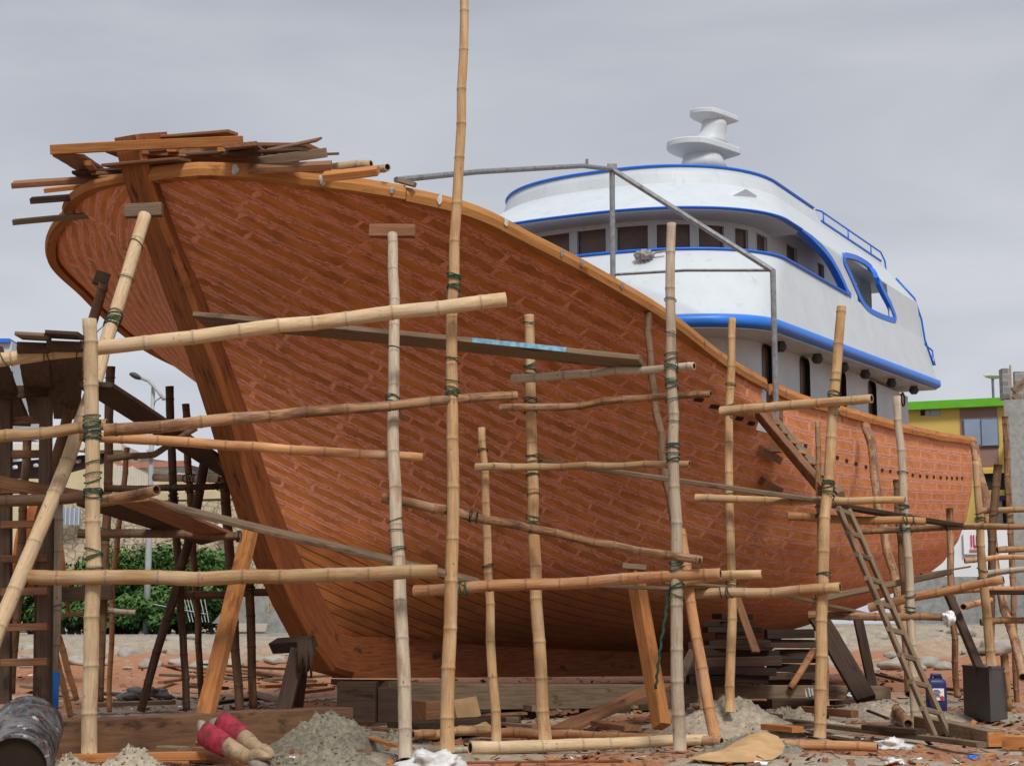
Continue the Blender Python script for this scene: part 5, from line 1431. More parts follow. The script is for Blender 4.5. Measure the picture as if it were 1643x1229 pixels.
for k,(x,y) in enumerate(((438,1219),(452,1216),(462,1222),(447,1226),(430,1226))):
    lump('cement_clod',x,y,.02,.045,.04,.035,'sand_grey',k*2.2,'lump of grey cement at the toe of the boots','clod',rough=.6,group='cement lumps by the boots')
# white rag over the rail end
c=at(1523,992,19.1); mb=MB(); 
import bmesh
bm=bmesh.new(); bmesh.ops.create_icosphere(bm,subdivisions=4,radius=1); V=[]
for v in bm.verts:
    d=1+.5*mn.noise(v.co*1.7+Vector((3,1,0)))+.3*abs(mn.noise(v.co*4)); V.append(c+Vector((v.co.x*.065*d,v.co.y*.075*d,v.co.z*.075*d)))
Fc=[[v.index for v in f.verts] for f in bm.faces]; bm.free()
M['cloth_white']=mat_plain('white_cloth',(.78,.77,.77),.9,.15,30,.4)
o=mk('rag',V,Fc,M['cloth_white'],smooth=True); tag(o,'white rag tied over the end of a low bamboo rail','rag')
# work glove / mop hanging at the bulwark
c=on_plane(1035,409,u=10.2,b=None)
u_,b_,z_=(10.3,1.65,6.80); c=at(1034,409,W(10.35,1.8,0).y-.10)
bm=bmesh.new(); bmesh.ops.create_icosphere(bm,subdivisions=4,radius=1); V=[]
for v in bm.verts:
    d=1+.4*mn.noise(v.co*1.9)+.12*math.sin(v.co.x*16); V.append(c+Vector((v.co.x*.15*d,v.co.y*.09*d,v.co.z*.075*d)))
Fc=[[v.index for v in f.verts] for f in bm.faces]; bm.free()
M['cloth_grey']=mat_plain('grey_cloth',(.36,.33,.30),.95,.4,30,.5)
o=mk('cloth',V,Fc,M['cloth_grey'],smooth=True); tag(o,'grey crumpled cloth hung over the blue trim of the wheelhouse bulwark','cloth')
o=pole('rbm',[c+Vector((.16,0,.03)),c+Vector((.32,-.02,.05))],.035,'bam_tan','short brush handle lying by the grey cloth on the bulwark trim',None,name='brush_handle',cat='handle',kink=.2)
# rope hanging from the pale central upright
rp=[at(1073,945,15.35),at(1068,985,15.33),at(1060,1035,15.35),at(1055,1075,15.4),at(1052,1108,15.45)]
mb=MB(); fine=[]
for i in range(len(rp)-1):
    for k in range(10): fine.append(rp[i].lerp(rp[i+1],k/10)+Vector((.006*math.sin((i*10+k)*1.3),.006*math.cos((i*10+k)*1.3),0)))
mb.tube(fine,.013,6); o=mb.build('rope',M['rope'],smooth=True); tag(o,'green twisted rope hanging from the pale central upright','rope')
# ---- drum
def drum():
    root=empty('steel_drum',on_ground(40,1222),'blackened steel drum lying on its side at the bottom left','drum')
    a=at(26,1190,13.3); ax=Vector((-.16,1,.34)).normalized()
    c0=Vector((a.x,a.y,.045)); r=.27; n=40; prof=[]
    L=.82
    ss=[(0,.90),(0,1.0),(.015,1.03),(.03,1.0),(.25,.995),(.27,1.03),(.29,.995),(.52,.995),(.54,1.03),(.56,.995),(.79,1.0),(.81,1.03),(.82,1.0)]
    X=ax.cross(Vector((0,0,1))).normalized(); ZZ=X.cross(ax); V=[];Fc=[];UV=[]
    for s_,k in ss:
        for i in range(n):
            an=2*math.pi*i/n; rr=r*k*(1+.03*mn.noise(Vector((math.cos(an)*1.5,math.sin(an)*1.5,s_*3))))
            V.append(c0+ax*s_+X*math.cos(an)*rr+ZZ*math.sin(an)*rr)
    m=len(ss)
    for q in range(m-1):
        for i in range(n): Fc.append((q*n+i,q*n+(i+1)%n,(q+1)*n+(i+1)%n,(q+1)*n+i))
    Fc.append(tuple((m-1)*n+i for i in range(n)))
    t=NT('drum_steel'); g=t.geo(); n1=t.noise(g,5,5,.7,1.0); n2=t.noise(g,18,4,.6)
    c=t.mix(t.step(n1,.4,.62),(.03,.028,.03),(.17,.165,.17)); c=t.mix(t.step(t.noise(g,3.2,5,.6,1.5),.61,.66),c,(.50,.50,.50)); c=t.mix(t.step(n2,.60,.66),c,(.26,.09,.05))
    M['drum']=t.fin(c,.45,n2,.3,.01,.5,metal=.3)
    mk('drum_body',V,Fc,M['drum'],root,smooth=True)
    V=[c0+ax*.03+X*math.cos(2*math.pi*i/n)*r*.98+ZZ*math.sin(2*math.pi*i/n)*r*.98 for i in range(n)]
    mk('drum_lid',V,[tuple(range(n))],M['inside'],root)
drum()
# ---- grey cabinet
def cabinet():
    root=empty('metal_cabinet',on_ground(1585,1150),'grey painted metal cabinet standing on the ground behind the stern','cabinet')
    t=mat_plain('cabinet_paint',(.05,.053,.058),.45,.25,6,.1,stain=(.05,.05,.05),sc2=3); M['cab']=t
    Y=18.3; A=on_ground(1547,1148); Bc=on_ground(1590,1158); Cc=on_ground(1617,1153)
    h=(at(1590,1074,Bc.y).z); D=A+(Cc-Bc)
    V=[A,Bc,Cc,D]; V+=[p+Vector((0,0,h)) for p in V]
    V[7]=V[7]
    mk('cabinet_body',V,[(0,1,5,4),(1,2,6,5),(2,3,7,6),(3,0,4,7),(4,5,6,7)],M['cab'],root)
    N=(Bc-A).cross(Vector((0,0,1))).normalized(); T=(Bc-A).normalized()
    if N.y>0: N=-N
    w=(Bc-A).length; mb=MB(); mb.box((A+Bc)/2+Vector((0,0,h/2))+N*.012,T,N,(0,0,1),w*.44,.010,h*.45); mb.build('door',M['cab'],root)
    d=[c for c in root.children if c.name.startswith('door')][0]
    mb=MB(); mb.tube([A+T*w*.2+Vector((0,0,h*.5))+N*.02,A+T*w*.2+Vector((0,0,h*.5))+N*.06],.022,10); mb.build('lock',M['metal'],root)
    T2=(Cc-Bc).normalized(); N2=T2.cross(Vector((0,0,1)))
    mb=MB(); mb.box((A+Cc)/2+Vector((0,0,h+.012)),T,T2,(0,0,1),w*.5+.02,(Cc-Bc).length*.5+.02,.012); mb.build('top_panel',M['cab'],root)
    mb=MB(); mb.tube([at(1588,1075,Bc.y+.05),at(1588,1066,Bc.y+.05)],.02,8); mb.build('stud',M['cab'],root)
cabinet()
# ---- blue jerrycan
def jerry():
    root=empty('plastic_jerrycan',on_ground(1503,1138),'dark blue plastic jerrycan with white label behind the ladder foot','jerrycan')
    Y=20.2; c=at(1502,1113,Y); w=30*Y/F/2; h=52*Y/F/2
    M['jer']=mat_plain('jerrycan_blue',(.018,.028,.11),.4,.2,8,.1)
    V=[];Fc=[]; n=32
    def sq(wx,wy,z):
        out=[]
        for i in range(n):
            a=2*math.pi*i/n; cx_,sy_=math.cos(a),math.sin(a); p=.35
            out.append(c+Vector((math.copysign(abs(cx_)**p,cx_)*wx,math.copysign(abs(sy_)**p,sy_)*wy,z)))
        return out
    secs=[(.93,-1.0),(1,-.94),(1,-.3),(.985,-.27),(1,-.24),(1,.6),(.95,.78),(.75,.9),(.45,.96)]
    for k,zz in secs: V+=sq(w*k,w*.8*k,h*zz)
    for q in range(len(secs)-1):
        for i in range(n): Fc.append((q*n+i,q*n+(i+1)%n,(q+1)*n+(i+1)%n,(q+1)*n+i))
    Fc.append(tuple(range(n-1,-1,-1)));Fc.append(tuple((len(secs)-1)*n+i for i in range(n)))
    mk('can_body',V,Fc,M['jer'],root,smooth=True)
    mb=MB(); mb.tube([c+Vector((-w*.45,0,h*.9)),c+Vector((-w*.45,0,h*1.15)),c+Vector((w*.5,0,h*1.12)),c+Vector((w*.6,0,h*.85))],.02,8); mb.build('handle',M['jer'],root,smooth=True)
    mb=MB(); mb.tube([c+Vector((w*.1,0,h*.95)),c+Vector((w*.1,0,h*1.08))],.035,12); mb.build('cap',M['black'],root)
    mb=MB(); mb.abox(c.x-w*.55,c.x+w*.62,c.y-w*.8-.006,c.y-w*.8+.002,c.z-h*.35,c.z+h*.35); mb.build('paper_label',M['cloth_white'],root)
    mb=MB()
    for k in range(6): mb.abox(c.x-w*.45,c.x+w*(.1+.35*((k*7)%3)/3),c.y-w*.8-.010,c.y-w*.8-.004,c.z+h*(.27-.08*k)-.006,c.z+h*(.27-.08*k)+.002)
    mb.build('label_print',M['black'],root)
    mb=MB(); cc=Vector((c.x+w*.42,c.y-w*.8-.012,c.z-h*.22)); M['red']=mat_plain('red_paint',(.55,.03,.04),.6,.2,8)
    mb.box(cc,(1,0,1),(0,1,0),(-1,0,1),.022,.003,.022); mb.build('hazard_diamond',M['red'],root)
jerry()
# ---- the pair of old boots with red tops
def boots():
    M['bred']=mat_plain('red_rubber',(.36,.03,.05),.75,.6,14,.9,stain=(.12,.03,.04),sc2=8)
    M['btan']=mat_plain('muddy_tan_rubber',(.40,.28,.165),.85,.4,12,.8,stain=(.10,.07,.05),sc2=11)
    M['bgrey']=mat_plain('grey_lining',(.30,.26,.21),.9,.3,12,.3)
    G='pair of old boots'
    for k,(path,lb) in enumerate(((((330,1178,14.3),(352,1190,14.2),(375,1203,14.1),(398,1214,14.0),(418,1218,13.9)),'muddy tan boot with red top lying nearest the camera'),
                                  (((357,1160,14.6),(378,1176,14.5),(398,1189,14.4),(415,1202,14.3),(427,1212,14.2)),'muddy tan boot with red top lying behind its mate'))):
        P=[at(*p) for p in path]; root=empty('rubber_boot',P[2]*1.0,lb,'boot',G)
        T=(P[-1]-P[0]).normalized(); U=T.cross(Vector((0,1,0))).normalized(); Q=T.cross(U)
        def sweep(ks,mat,name):
            V=[];Fc=[];n=20
            for f,ru,rq,off in ks:
                x=f*(len(P)-1); i=min(int(x),len(P)-2); c=P[i].lerp(P[i+1],x-i)+U*off
                for q in range(n):
                    a=2*math.pi*q/n; w_=1+.07*mn.noise(Vector((math.cos(a)*2,math.sin(a)*2,f*7+k*3)))
                    V.append(c+U*math.cos(a)*ru*w_+Q*math.sin(a)*rq*w_)
            for j in range(len(ks)-1):
                for q in range(n): Fc.append((j*n+q,j*n+(q+1)%n,(j+1)*n+(q+1)%n,(j+1)*n+q))
            Fc.append(tuple(range(n-1,-1,-1)));Fc.append(tuple((len(ks)-1)*n+q for q in range(n)))
            mk(name,V,Fc,M[mat],root,smooth=True)
        sweep([(-.06,.09,.045,0),(.0,.10,.055,0),(.12,.105,.065,0),(.25,.10,.07,0),(.38,.09,.068,0),(.39,.078,.06,0)],'bred','boot_top')
        sweep([(.36,.078,.062,0),(.5,.075,.064,0),(.66,.06,.058,0),(.76,.058,.055,0),(.84,.065,.06,.01),(.92,.06,.065,.02),(1.0,.045,.06,.03),(1.10,.03,.05,.03),(1.16,.012,.03,.03)],'btan','boot_foot')
        mbs=MB(); mbs.tube([P[3]+U*.03-Q*.0+T*.0+Vector((0,0,-.035)),P[4]+Vector((0,-.01,-.05)),P[4]+T*.07+Vector((0,-.01,-.045))],[.05,.055,.03],10); mbs.build('sole',M['bgrey'],root,smooth=True)
        sweep([(-.17,.035,.02,-.05*(1 if k else -1)),(-.1,.055,.035,-.04*(1 if k else -1)),(-.02,.07,.05,0)],'bgrey','boot_lining')
boots()
# ---- cardboard sheet and carton
def sheet(name,outline,zc,mat,label,cat,curl=.0,seed=0):
    V=[];Fc=[]
    P=[Vector(p) for p in outline]; c=sum(P,Vector())/len(P); n=len(P); V=[c+Vector((0,0,curl))]
    rings=6
    for j in range(1,rings+1):
        f=j/rings
        for i,p in enumerate(P): q=c.lerp(p,f); V.append(q+Vector((0,0,curl*(1-f*f)+.012*mn.noise(q*4+Vector((seed,0,0))))))
    for i in range(n): Fc.append((0,1+i,1+(i+1)%n))
    for j in range(rings-1):
        for i in range(n): Fc.append((1+j*n+i,1+(j+1)*n+i,1+(j+1)*n+(i+1)%n,1+j*n+(i+1)%n))
    o=mk(name,V,Fc,M[mat]); md=o.modifiers.new('t','SOLIDIFY'); md.thickness=.006
    tag(o,label,cat); return o
ol=[at(*p) for p in ((1103,1217,14.3),(1120,1213,14.6),(1150,1210,14.9),(1180,1190,15.2),(1205,1178,15.4),(1228,1174,15.5),(1248,1180,15.4),(1259,1196,15.1),(1255,1209,14.8),(1240,1219,14.5),(1200,1223,14.2),(1150,1222,14.2))]
sheet('cardboard_sheet',ol,0,'card','curled sheet of brown cardboard on the ground at the bottom right of centre','cardboard',curl=.03)
ol=[at(*p) for p in ((727,1124,18.4),(764,1116,18.5),(772,1148,18.4),(735,1160,18.3))]
sheet('cardboard_piece',ol,0,'card','square cardboard piece standing among blocks right of the tallest upright','cardboard')
ol=[at(*p) for p in ((735,1160,18.3),(772,1152,18.2),(788,1164,17.8),(745,1170,17.7))]
sheet('cardboard_piece',ol,0,'card','flat cardboard flap lying at the foot of the square piece','cardboard')
# pebbles and clods on the heaps
def clods():
    rs=random.Random(77); V=[];Fc=[]
    tops=[o for o in bpy.data.objects if o.name.startswith('sand_heap')]
    for o in tops:
        vs=o.data.vertices; L0=Vector(o.location)
        for k in range(130):
            v=vs[rs.randrange(len(vs))]; c=v.co+L0; s_=rs.uniform(.006,.02)
            n=len(V); V+=[c+Vector((rs.uniform(.6,1)*a*s_,rs.uniform(.6,1)*b*s_,rs.uniform(.6,1)*d*s_+s_*.4)) for a,b,d in ((1,0,0),(-1,0,0),(0,1,0),(0,-1,0),(0,0,1),(0,0,-1))]
            for f in ((0,2,4),(2,1,4),(1,3,4),(3,0,4),(2,0,5),(1,2,5),(3,1,5),(0,3,5)): Fc.append(tuple(n+i for i in f))
    o=mk('sand_clods',V,Fc,M['sand_grey']); tag(o,'small clods of sand scattered over the heaps','sand clods',kind='stuff')
clods()
# ---- wood chips and sawdust bits: uncountable
def chips():
    rs=random.Random(5); V=[];Fc=[]; mats=[M['wood_new'],M['wood_old'],M['wood_board'],M['cloth_white']]; fm=[]
    for k in range(3300):
        y=rs.uniform(13.6,27) if rs.random()<.8 else rs.uniform(27,42); x=rs.uniform(-.33,.33)*y
        z=gh(x,y)+.004; l=rs.uniform(.012,.06)*(1.6 if y>25 else 1); w=l*rs.uniform(.2,.6); a=rs.uniform(0,6.3); ti=rs.uniform(-.5,.5)
        c=Vector((x,y,z+rs.uniform(0,.015))); A=Vector((math.cos(a)*l,math.sin(a)*l,ti*l)); B_=Vector((-math.sin(a)*w,math.cos(a)*w,rs.uniform(-.4,.4)*w)); N=Vector((0,0,.006))
        n=len(V); V+=[c-A-B_,c+A-B_,c+A+B_,c-A+B_,c-A-B_+N,c+A-B_+N,c+A+B_+N,c-A+B_+N]
        q=rs.choice((0,0,0,1,1,2,2,2,2)) if rs.random()>.03 else 3
        for f in ((4,5,6,7),(0,1,5,4),(1,2,6,5),(2,3,7,6),(3,0,4,7)): Fc.append(tuple(i+n for i in f)); fm.append(q)
    o=mk('wood_chips',V,Fc,None,mats=mats,fm=fm); tag(o,'wood chips and shavings strewn over the sand','wood chips',kind='stuff')
chips()
# ================================================================== BACKGROUND
M['cream']=mat_plain('cream_wall',(.58,.48,.30),.9,.12,2,.1,stain=(.45,.37,.24),sc2=.8)
M['cream2']=mat_plain('pale_wall',(.62,.58,.50),.9,.1,2,.1)
M['terracotta']=mat_plain('terracotta_trim',(.45,.20,.13),.9,.2,3)
M['rooft']=mat_plain('grey_roof',(.11,.10,.10),.9,.3,2)
M['glassb']=mat_plain('pane_blue',(.26,.33,.44),.15,.25,.8,.0,spec=.6)
M['iron']=mat_plain('iron_grille',(.16,.17,.18),.7,.3,5)
M['yellow']=mat_plain('yellow_wall',(.62,.44,.12),.85,.08,1.2,.08,stain=(.52,.36,.06),sc2=.5)
M['green']=mat_plain('green_fascia',(.12,.42,.02),.7,.15,3)
M['mauve']=mat_plain('mauve_panel',(.27,.165,.14),.85,.12,2)
M['whitewall']=mat_plain('white_wall',(.70,.71,.72),.85,.08,1.5,.05,stain=(.55,.55,.54),sc2=.6)
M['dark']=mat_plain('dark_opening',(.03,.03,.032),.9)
def mat_blocks(name,a,b,sx,sy,mort):
    t=NT(name); uv=t.uv(); br=t.n('ShaderNodeTexBrick'); t.l(uv,br.inputs['Vector'])
    br.inputs['Color1'].default_value=(*a,1); br.inputs['Color2'].default_value=(*b,1); br.inputs['Mortar'].default_value=(*mort,1)
    br.inputs['Scale'].default_value=1; br.inputs['Brick Width'].default_value=sx; br.inputs['Row Height'].default_value=sy; br.inputs['Mortar Size'].default_value=.02
    n=t.noise(t.geo(),4,4); c=t.mix(t.math('MULTIPLY',t.step(n,.4,.7),.4),br.outputs[0],tuple(x*.55 for x in a))
    return t.fin(c,.95,n,.4,.02,.1)
M['blocks']=mat_blocks('grey_blocks',(.27,.265,.25),(.20,.195,.185),.42,.21,(.36,.35,.33))
def mat_rubble():
    t=NT('rubble_stone'); g=t.geo(); v=t.n('ShaderNodeTexVoronoi'); t.l(t.mapv(g,(1,1,1.7)),v.inputs['Vector']); v.inputs['Scale'].default_value=2.6; v.feature='DISTANCE_TO_EDGE'
    n=t.noise(g,6,4); c=t.mix(t.step(n,.35,.7),(.50,.42,.30),(.35,.28,.19)); c=t.mix(t.math('SUBTRACT',1.0,t.step(v.outputs['Distance'],.02,.08)),c,(.22,.18,.13))
    return t.fin(c,.95,n,.4,.03,.1)
M['rubble']=mat_rubble()
def facade(name,x0,x1,ytop,ybot,Y,depth,mat,parent,Y2=None,**k):
    """a building volume whose front shows between these photo positions; Y2 = distance at its right end"""
    Y2=Y2 or Y; a=at(x0,ybot,Y); b=at(x1,ybot,Y2); za=at(x0,ytop,Y).z; zb=at(x1,ytop,Y2).z; z0=min(a.z,b.z) if ybot is not None else 0
    T=(Vector((b.x,b.y,0))-Vector((a.x,a.y,0))).normalized(); N=Vector((-T.y,T.x,0)); 
    if N.y<0: N=-N
    A0=Vector((a.x,a.y,z0)); B0_=Vector((b.x,b.y,z0)); zt=(za+zb)/2 if k.get('level',True) else None
    A1=Vector((a.x,a.y,zt or za)); B1=Vector((b.x,b.y,zt or zb)); D=N*depth; L=(B0_-A0).length; H=A1.z-A0.z
    V=[A0,B0_,B1,A1,A0+D,B0_+D,B1+D,A1+D]; uv=[(0,0),(L,0),(L,H),(0,H),(L+depth,0),(-depth,0),(-depth,H),(L+depth,H)]
    return mk(name,V,[(0,1,2,3),(1,5,6,2),(5,4,7,6),(4,0,3,7),(3,2,6,7)],M[mat],parent,uv=uv)
# --- yellow house
def yellow():
    root=empty('yellow_house',at(1545,1000,62),'yellow house with bright green roof edge beyond the stern','house')
    YA,YB=63.0,61.5
    yy=lambda x:YA+(YB-YA)*(x-1455)/(1632-1455)
    def fc(name,x0,x1,y0,y1,off,dep,mat,par): return facade(name,x0,x1,y0,y1,yy(x0)-off,dep,mat,par,yy(x1)-off)
    fc('wall',1455,1632,650,1004,0,8,'yellow',root)
    fc('roof_fascia',1446,1630,641,649.5,.45,8.6,'green',root)
    fc('panel',1543,1603,655,747,.12,.3,'mauve',root)
    fr=fc('window',1546.5,1603,671,716,.20,.2,'iron',root)
    for x0,x1 in ((1548.5,1573.5),(1576,1601.5)): fc('pane',x0,x1,673,714,.24,.1,'glassb',fr)
    fr=fc('window',1475.5,1509.5,657,668,.10,.2,'iron',root)
    for x0,x1,m in ((1477,1484,'dark'),(1485.5,1492,'glassb'),(1493.5,1507.5,'glassb')): fc('pane',x0,x1,658.5,666.5,.14,.1,m,fr)
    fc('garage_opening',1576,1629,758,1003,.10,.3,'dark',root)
    fc('ledge',1575,1630,753,758,.4,.35,'yellow',root)
    fc('garage_back_wall',1580,1616,800,1003,.2,.1,'concrete',root)
    fc('pillar',1627,1632.5,700,1003,.6,.5,'yellow',root)
    fc('yellow_arch',1583,1612,786,801,.35,.1,'yellow',root)
    fc('notice_board',1601,1612,795,803,.5,.05,'jer',root)
yellow()
# dish antenna on the roof
root=empty('satellite_dish',at(1594,640,61.8),'white satellite dish on a thin pole on the yellow house','antenna')
mb=MB(); mb.tube([at(1594,642,61.8),at(1592.5,606,61.8)],.05,6); mb.build('pole',M['iron'],root)
V=[];Fc=[];n=20; c=at(1595,604,61.8)
for j in range(5):
    r=.38*j/4
    for i in range(n): a=2*math.pi*i/n; V.append(c+Vector((math.cos(a)*r,math.sin(a)*r*.5,.30*(r/.38)**2*.35-.1)))
for j in range(4):
    for i in range(n): Fc.append((j*n+i,j*n+(i+1)%n,(j+1)*n+(i+1)%n,(j+1)*n+i))
mk('dish',V,Fc,M['cream2'],root,smooth=True)
mb=MB(); mb.tube([c+Vector((-.1,0,.08)),at(1578,602,61.8)],.03,5); mb.build('arm',M['cream2'],root)
# --- grey block building at the right edge
root=empty('block_building',at(1640,1000,55),'unfinished grey concrete block building cut by the right edge','building')
facade('wall',1625,1700,640,1000,54,6,'concrete',root,53.5)
facade('block_parapet',1610,1626,591,640,56,.4,'blocks',root)
facade('block_gable',1630,1700,596,640,55,.4,'blocks',root)
facade('corner_post',1626,1628.5,585,680,54.5,.2,'cream2',root)
V,Fc,UV=board_mesh(at(1626,628,54.3),at(1660,600,54.3),.25,.15,side=(0,0,1)); mk('roof_timber',V,Fc,M['wood_old'],root,uv=UV)
V,Fc,UV=board_mesh(at(1627,634,54.2),at(1645,655,54.2),.2,.15,side=(0,0,1)); mk('roof_timber',V,Fc,M['wood_old'],root,uv=UV)
# --- white wall with a red sign
root=empty('white_garden_wall',at(1590,1000,54),'white wall behind the stern scaffold','wall')
facade('wall',1480,1632,850,990,54,.4,'whitewall',root)
M['redsign']=mat_plain('sign_red',(.60,.02,.05),.6,.1,8)
sg=empty('wall_sign',at(1562,892,53.9),'white sign with narrow red capital letters on the white wall by the stern','sign')
facade('board',1547,1572,852,889,53.85,.05,'whitewall',sg)
YS=53.80
def redbar(x0,x1,y0,y1): return facade('letter_stroke',x0,x1,y0,y1,YS,.03,'redsign',sg)
redbar(1558.3,1560,858,877); redbar(1562.3,1564,858,876); redbar(1567.2,1569,858,876); redbar(1563.6,1567.6,874.5,877.5)

redbar(1556,1571,881,881.8); redbar(1556,1569,883.5,884.3)
# grey retaining wall on the right and left of the stem
M['render']=mat_plain('rough_render',(.30,.30,.28),.95,.4,5,.6,stain=(.20,.20,.18),sc2=2)
o=facade('retaining_wall',1455,1580,925,1001,52.2,.4,'render',None); tag(o,'rough grey retaining wall below the white wall at the right','wall')
o=facade('retaining_wall',1570,1720,940,1001,52.6,.4,'render',None); tag(o,'grey wall stretch behind the right edge of the scaffold','wall')
V=[at(425,1015,51),at(560,1015,51),at(560,950,51),at(445,950,51),at(425,1015,55),at(560,1015,55),at(560,950,55),at(445,950,55)]
o=mk('concrete_ramp',V,[(0,1,2,3),(0,3,7,4),(3,2,6,7),(1,5,6,2)],M['render']); tag(o,'grey sloping concrete ramp seen between the stem and the short bamboo upright','ramp')
V=[at(340,1000,51.5),at(430,1000,51.5),at(430,952,51.5),at(380,955,51.5),at(340,1000,54),at(430,1000,54),at(430,952,54),at(380,955,54)]
o=mk('concrete_ramp',V,[(0,1,2,3),(0,3,7,4),(3,2,6,7),(1,5,6,2)],M['render']); tag(o,'low grey concrete slope left of the stem foot','ramp')
# --- houses at the left
root=empty('cream_house',at(250,1000,66),'cream house with a balustraded terrace behind the bow props','house')
facade('wall',170,362,772,1000,66,8,'cream',root,64)
facade('stone_base',60,430,805,1000,63.8,.6,'rubble',root,62.5)
facade('terrace_slab',176,372,790,799,65.4,1.0,'cream',root,63.4)
facade('terrace_wall',176,300,741,748,65.6,.2,'terracotta',root,64.4)
for k in range(5):
    x=180+k*29; facade('balustrade_pier',x,x+4,744+k*3.5,790,65.2,.3,'cream',root)
bal=MB()
for k in range(46):
    x=184+k*2.6; y0=746+(x-184)*.12; bal.tube([at(x,y0,65.2),at(x,y0+32,65.2)],.03,4)
bal.build('balustrade',M['cream2'],root)
V=[at(205,745,72),at(330,768,70),at(330,752,70),at(290,742,72),at(215,733,74)]
mk('roof',V,[(0,1,2,3,4)],M['rooft'],root)
facade('door',350,372,828,862,62.3,.1,'whitewall',root)
root=empty('pale_house',at(60,1000,68),'pale house with barred windows at the left edge','house')
facade('wall',-40,190,722,1000,70,8,'cream',root)
facade('eave',-45,195,712,722,69.5,9,'cream2',root)
for x0,x1 in ((20,48),(60,92)): 
    f=facade('window',x0,x1,728,748,69.8,.1,'glassb',root)
f=facade('window',96,128,815,842,63.0,.1,'glassb',root,63.0)
for k in range(5): facade('window_bar',97+k*7,98.2+k*7,815,842,62.9,.05,'cream2',f)
root=empty('far_house',at(320,1000,80),'low far house with hung washing beyond the street lamp','house')
facade('wall',300,372,756,860,82,6,'cream2',root)
facade('roof',296,360,752,758,81.5,7,'rooft',root)
# bright washing line
for k,(x,y,m) in enumerate(((190,738,'red'),(197,737,'jer'),(211,733,'blue'),(218,735,'jer'))):
    c=at(x,y,71); mb=MB(); mb.box(c,(1,0,0),(0,1,0),(0,0,1),.09,.03,.09); o=mb.build('washing',M[m]); tag(o,('red','dark blue','bright blue','navy')[k]+' cloth hung on the far terrace','washing','washing on the far terrace')
# --- white boat top at the left edge and the dark moored boat
root=empty('boat_wheelhouse',at(5,600,30),'white wheelhouse corner with blue top at the left edge','boat')
facade('wall',-30,13,548,690,30,2,'white',root); facade('roof_edge',-32,15,543,549,29.9,2.2,'blue',root)
def darkboat():
    root=empty('dark_boat',at(80,800,32),'dark blue boat hull seen through the left ladder','boat')
    V=[];Fc=[];n=24
    for i in range(n+1):
        f=i/n; x=-60+f*232; t_=742-14*max(0,f-.3)**1.0*1.6; b_=768-34*max(0,f-.55)**1.2*2
        b_=max(min(b_,770),t_+4)
        V+=[at(x,t_,31-f*1.0),at(x,b_,31.6),at(x,t_,33)]
    for i in range(n): Fc+=[(i*3,i*3+1,i*3+4,i*3+3),(i*3,i*3+3,i*3+5,i*3+2)]
    M['navy']=mat_plain('navy_paint',(.03,.045,.085),.5,.3,3)
    mk('hull',V,Fc,M['navy'],root,smooth=True)
    V=[];Fc=[]
    for i in range(n+1):
        f=i/n; x=-20+f*190; V+=[at(x,742-14*max(0,(x+60)/232-.3)*1.6,30.9),at(x,735-26*math.sin(f*3.0)*.5,31.5),at(x,735,34)]
    for i in range(n): Fc+=[(i*3,i*3+1,i*3+4,i*3+3),(i*3+1,i*3+2,i*3+5,i*3+4)]
    mk('cabin_top',V,Fc,M['white'],root,smooth=True)
    mb=MB()
    for k in range(7): mb.tube([at(22+k*17,750-k*1.6,30.6),at(26+k*17,749-k*1.6,30.55)],.035,8)
    mb.build('hull_rivets',M['cloth_white'],root)
darkboat()
# rusty orange hull of another boat low behind the ladder
M['rust']=mat_plain('rusty_orange',(.42,.13,.035),.7,.4,2,.3,stain=(.22,.08,.03),sc2=1)
V=[];Fc=[];n=18
for i in range(n+1):
    f=i/n; a=math.pi*f
    V+=[at(62-40*math.cos(a)*.9,900-95*math.sin(a),26.5),at(62-46*math.cos(a),985-40*math.sin(a),27.2)]
for i in range(n): Fc.append((2*i,2*i+1,2*i+3,2*i+2))
o=mk('small_orange_boat',V,Fc,M['rust'],smooth=True); md=o.modifiers.new('t','SOLIDIFY'); md.thickness=.05
tag(o,'rusty orange rounded boat end behind the left ladder','boat')
# --- street lamp
root=empty('street_lamp',at(234,1014,52),'grey street lamp with a single curved arm seen under the bow','street lamp')
M['lampmetal']=mat_plain('lamp_post_grey',(.36,.38,.38),.6,.15,4)
mb=MB(); mb.tube([at(234,1016,52),at(238,900,52),at(242,760,52),at(246,618,52)],[.11,.10,.085,.06],10); mb.build('post',M['lampmetal'],root,smooth=True)
mb=MB(); mb.tube([at(263,641,51.6),at(256,631,51.7),at(247,620,51.8),at(238,611,51.9),at(225,606,52)],.055,8); mb.tube([at(246,652,52),at(250,643,51.9),at(258,638,51.8)],.02,6); mb.build('arm',M['lampmetal'],root,smooth=True)
V=[];Fc=[];n=16; 
hp=[(208,600.5,.05),(211,601,.12),(217,603,.17),(223,605.5,.13),(227,607,.06)]
for x,y,r in hp:
    c=at(x,y,52)
    for i in range(n): a=2*math.pi*i/n; V.append(c+Vector((0,math.cos(a)*r*1.2,math.sin(a)*r*.62)))
for j in range(len(hp)-1):
    for i in range(n): Fc.append((j*n+i,j*n+(i+1)%n,(j+1)*n+(i+1)%n,(j+1)*n+i))
Fc.append(tuple(range(n)));Fc.append(tuple((len(hp)-1)*n+i for i in range(n)))
mk('lamp_head',V,Fc,M['lampgrey'],root,smooth=True)
mb=MB(); mb.box(at(241,729,51.85),(1,0,0),(0,1,0),(0,0,1),.10,.08,.14); mb.build('junction_box',M['lampmetal'],root)
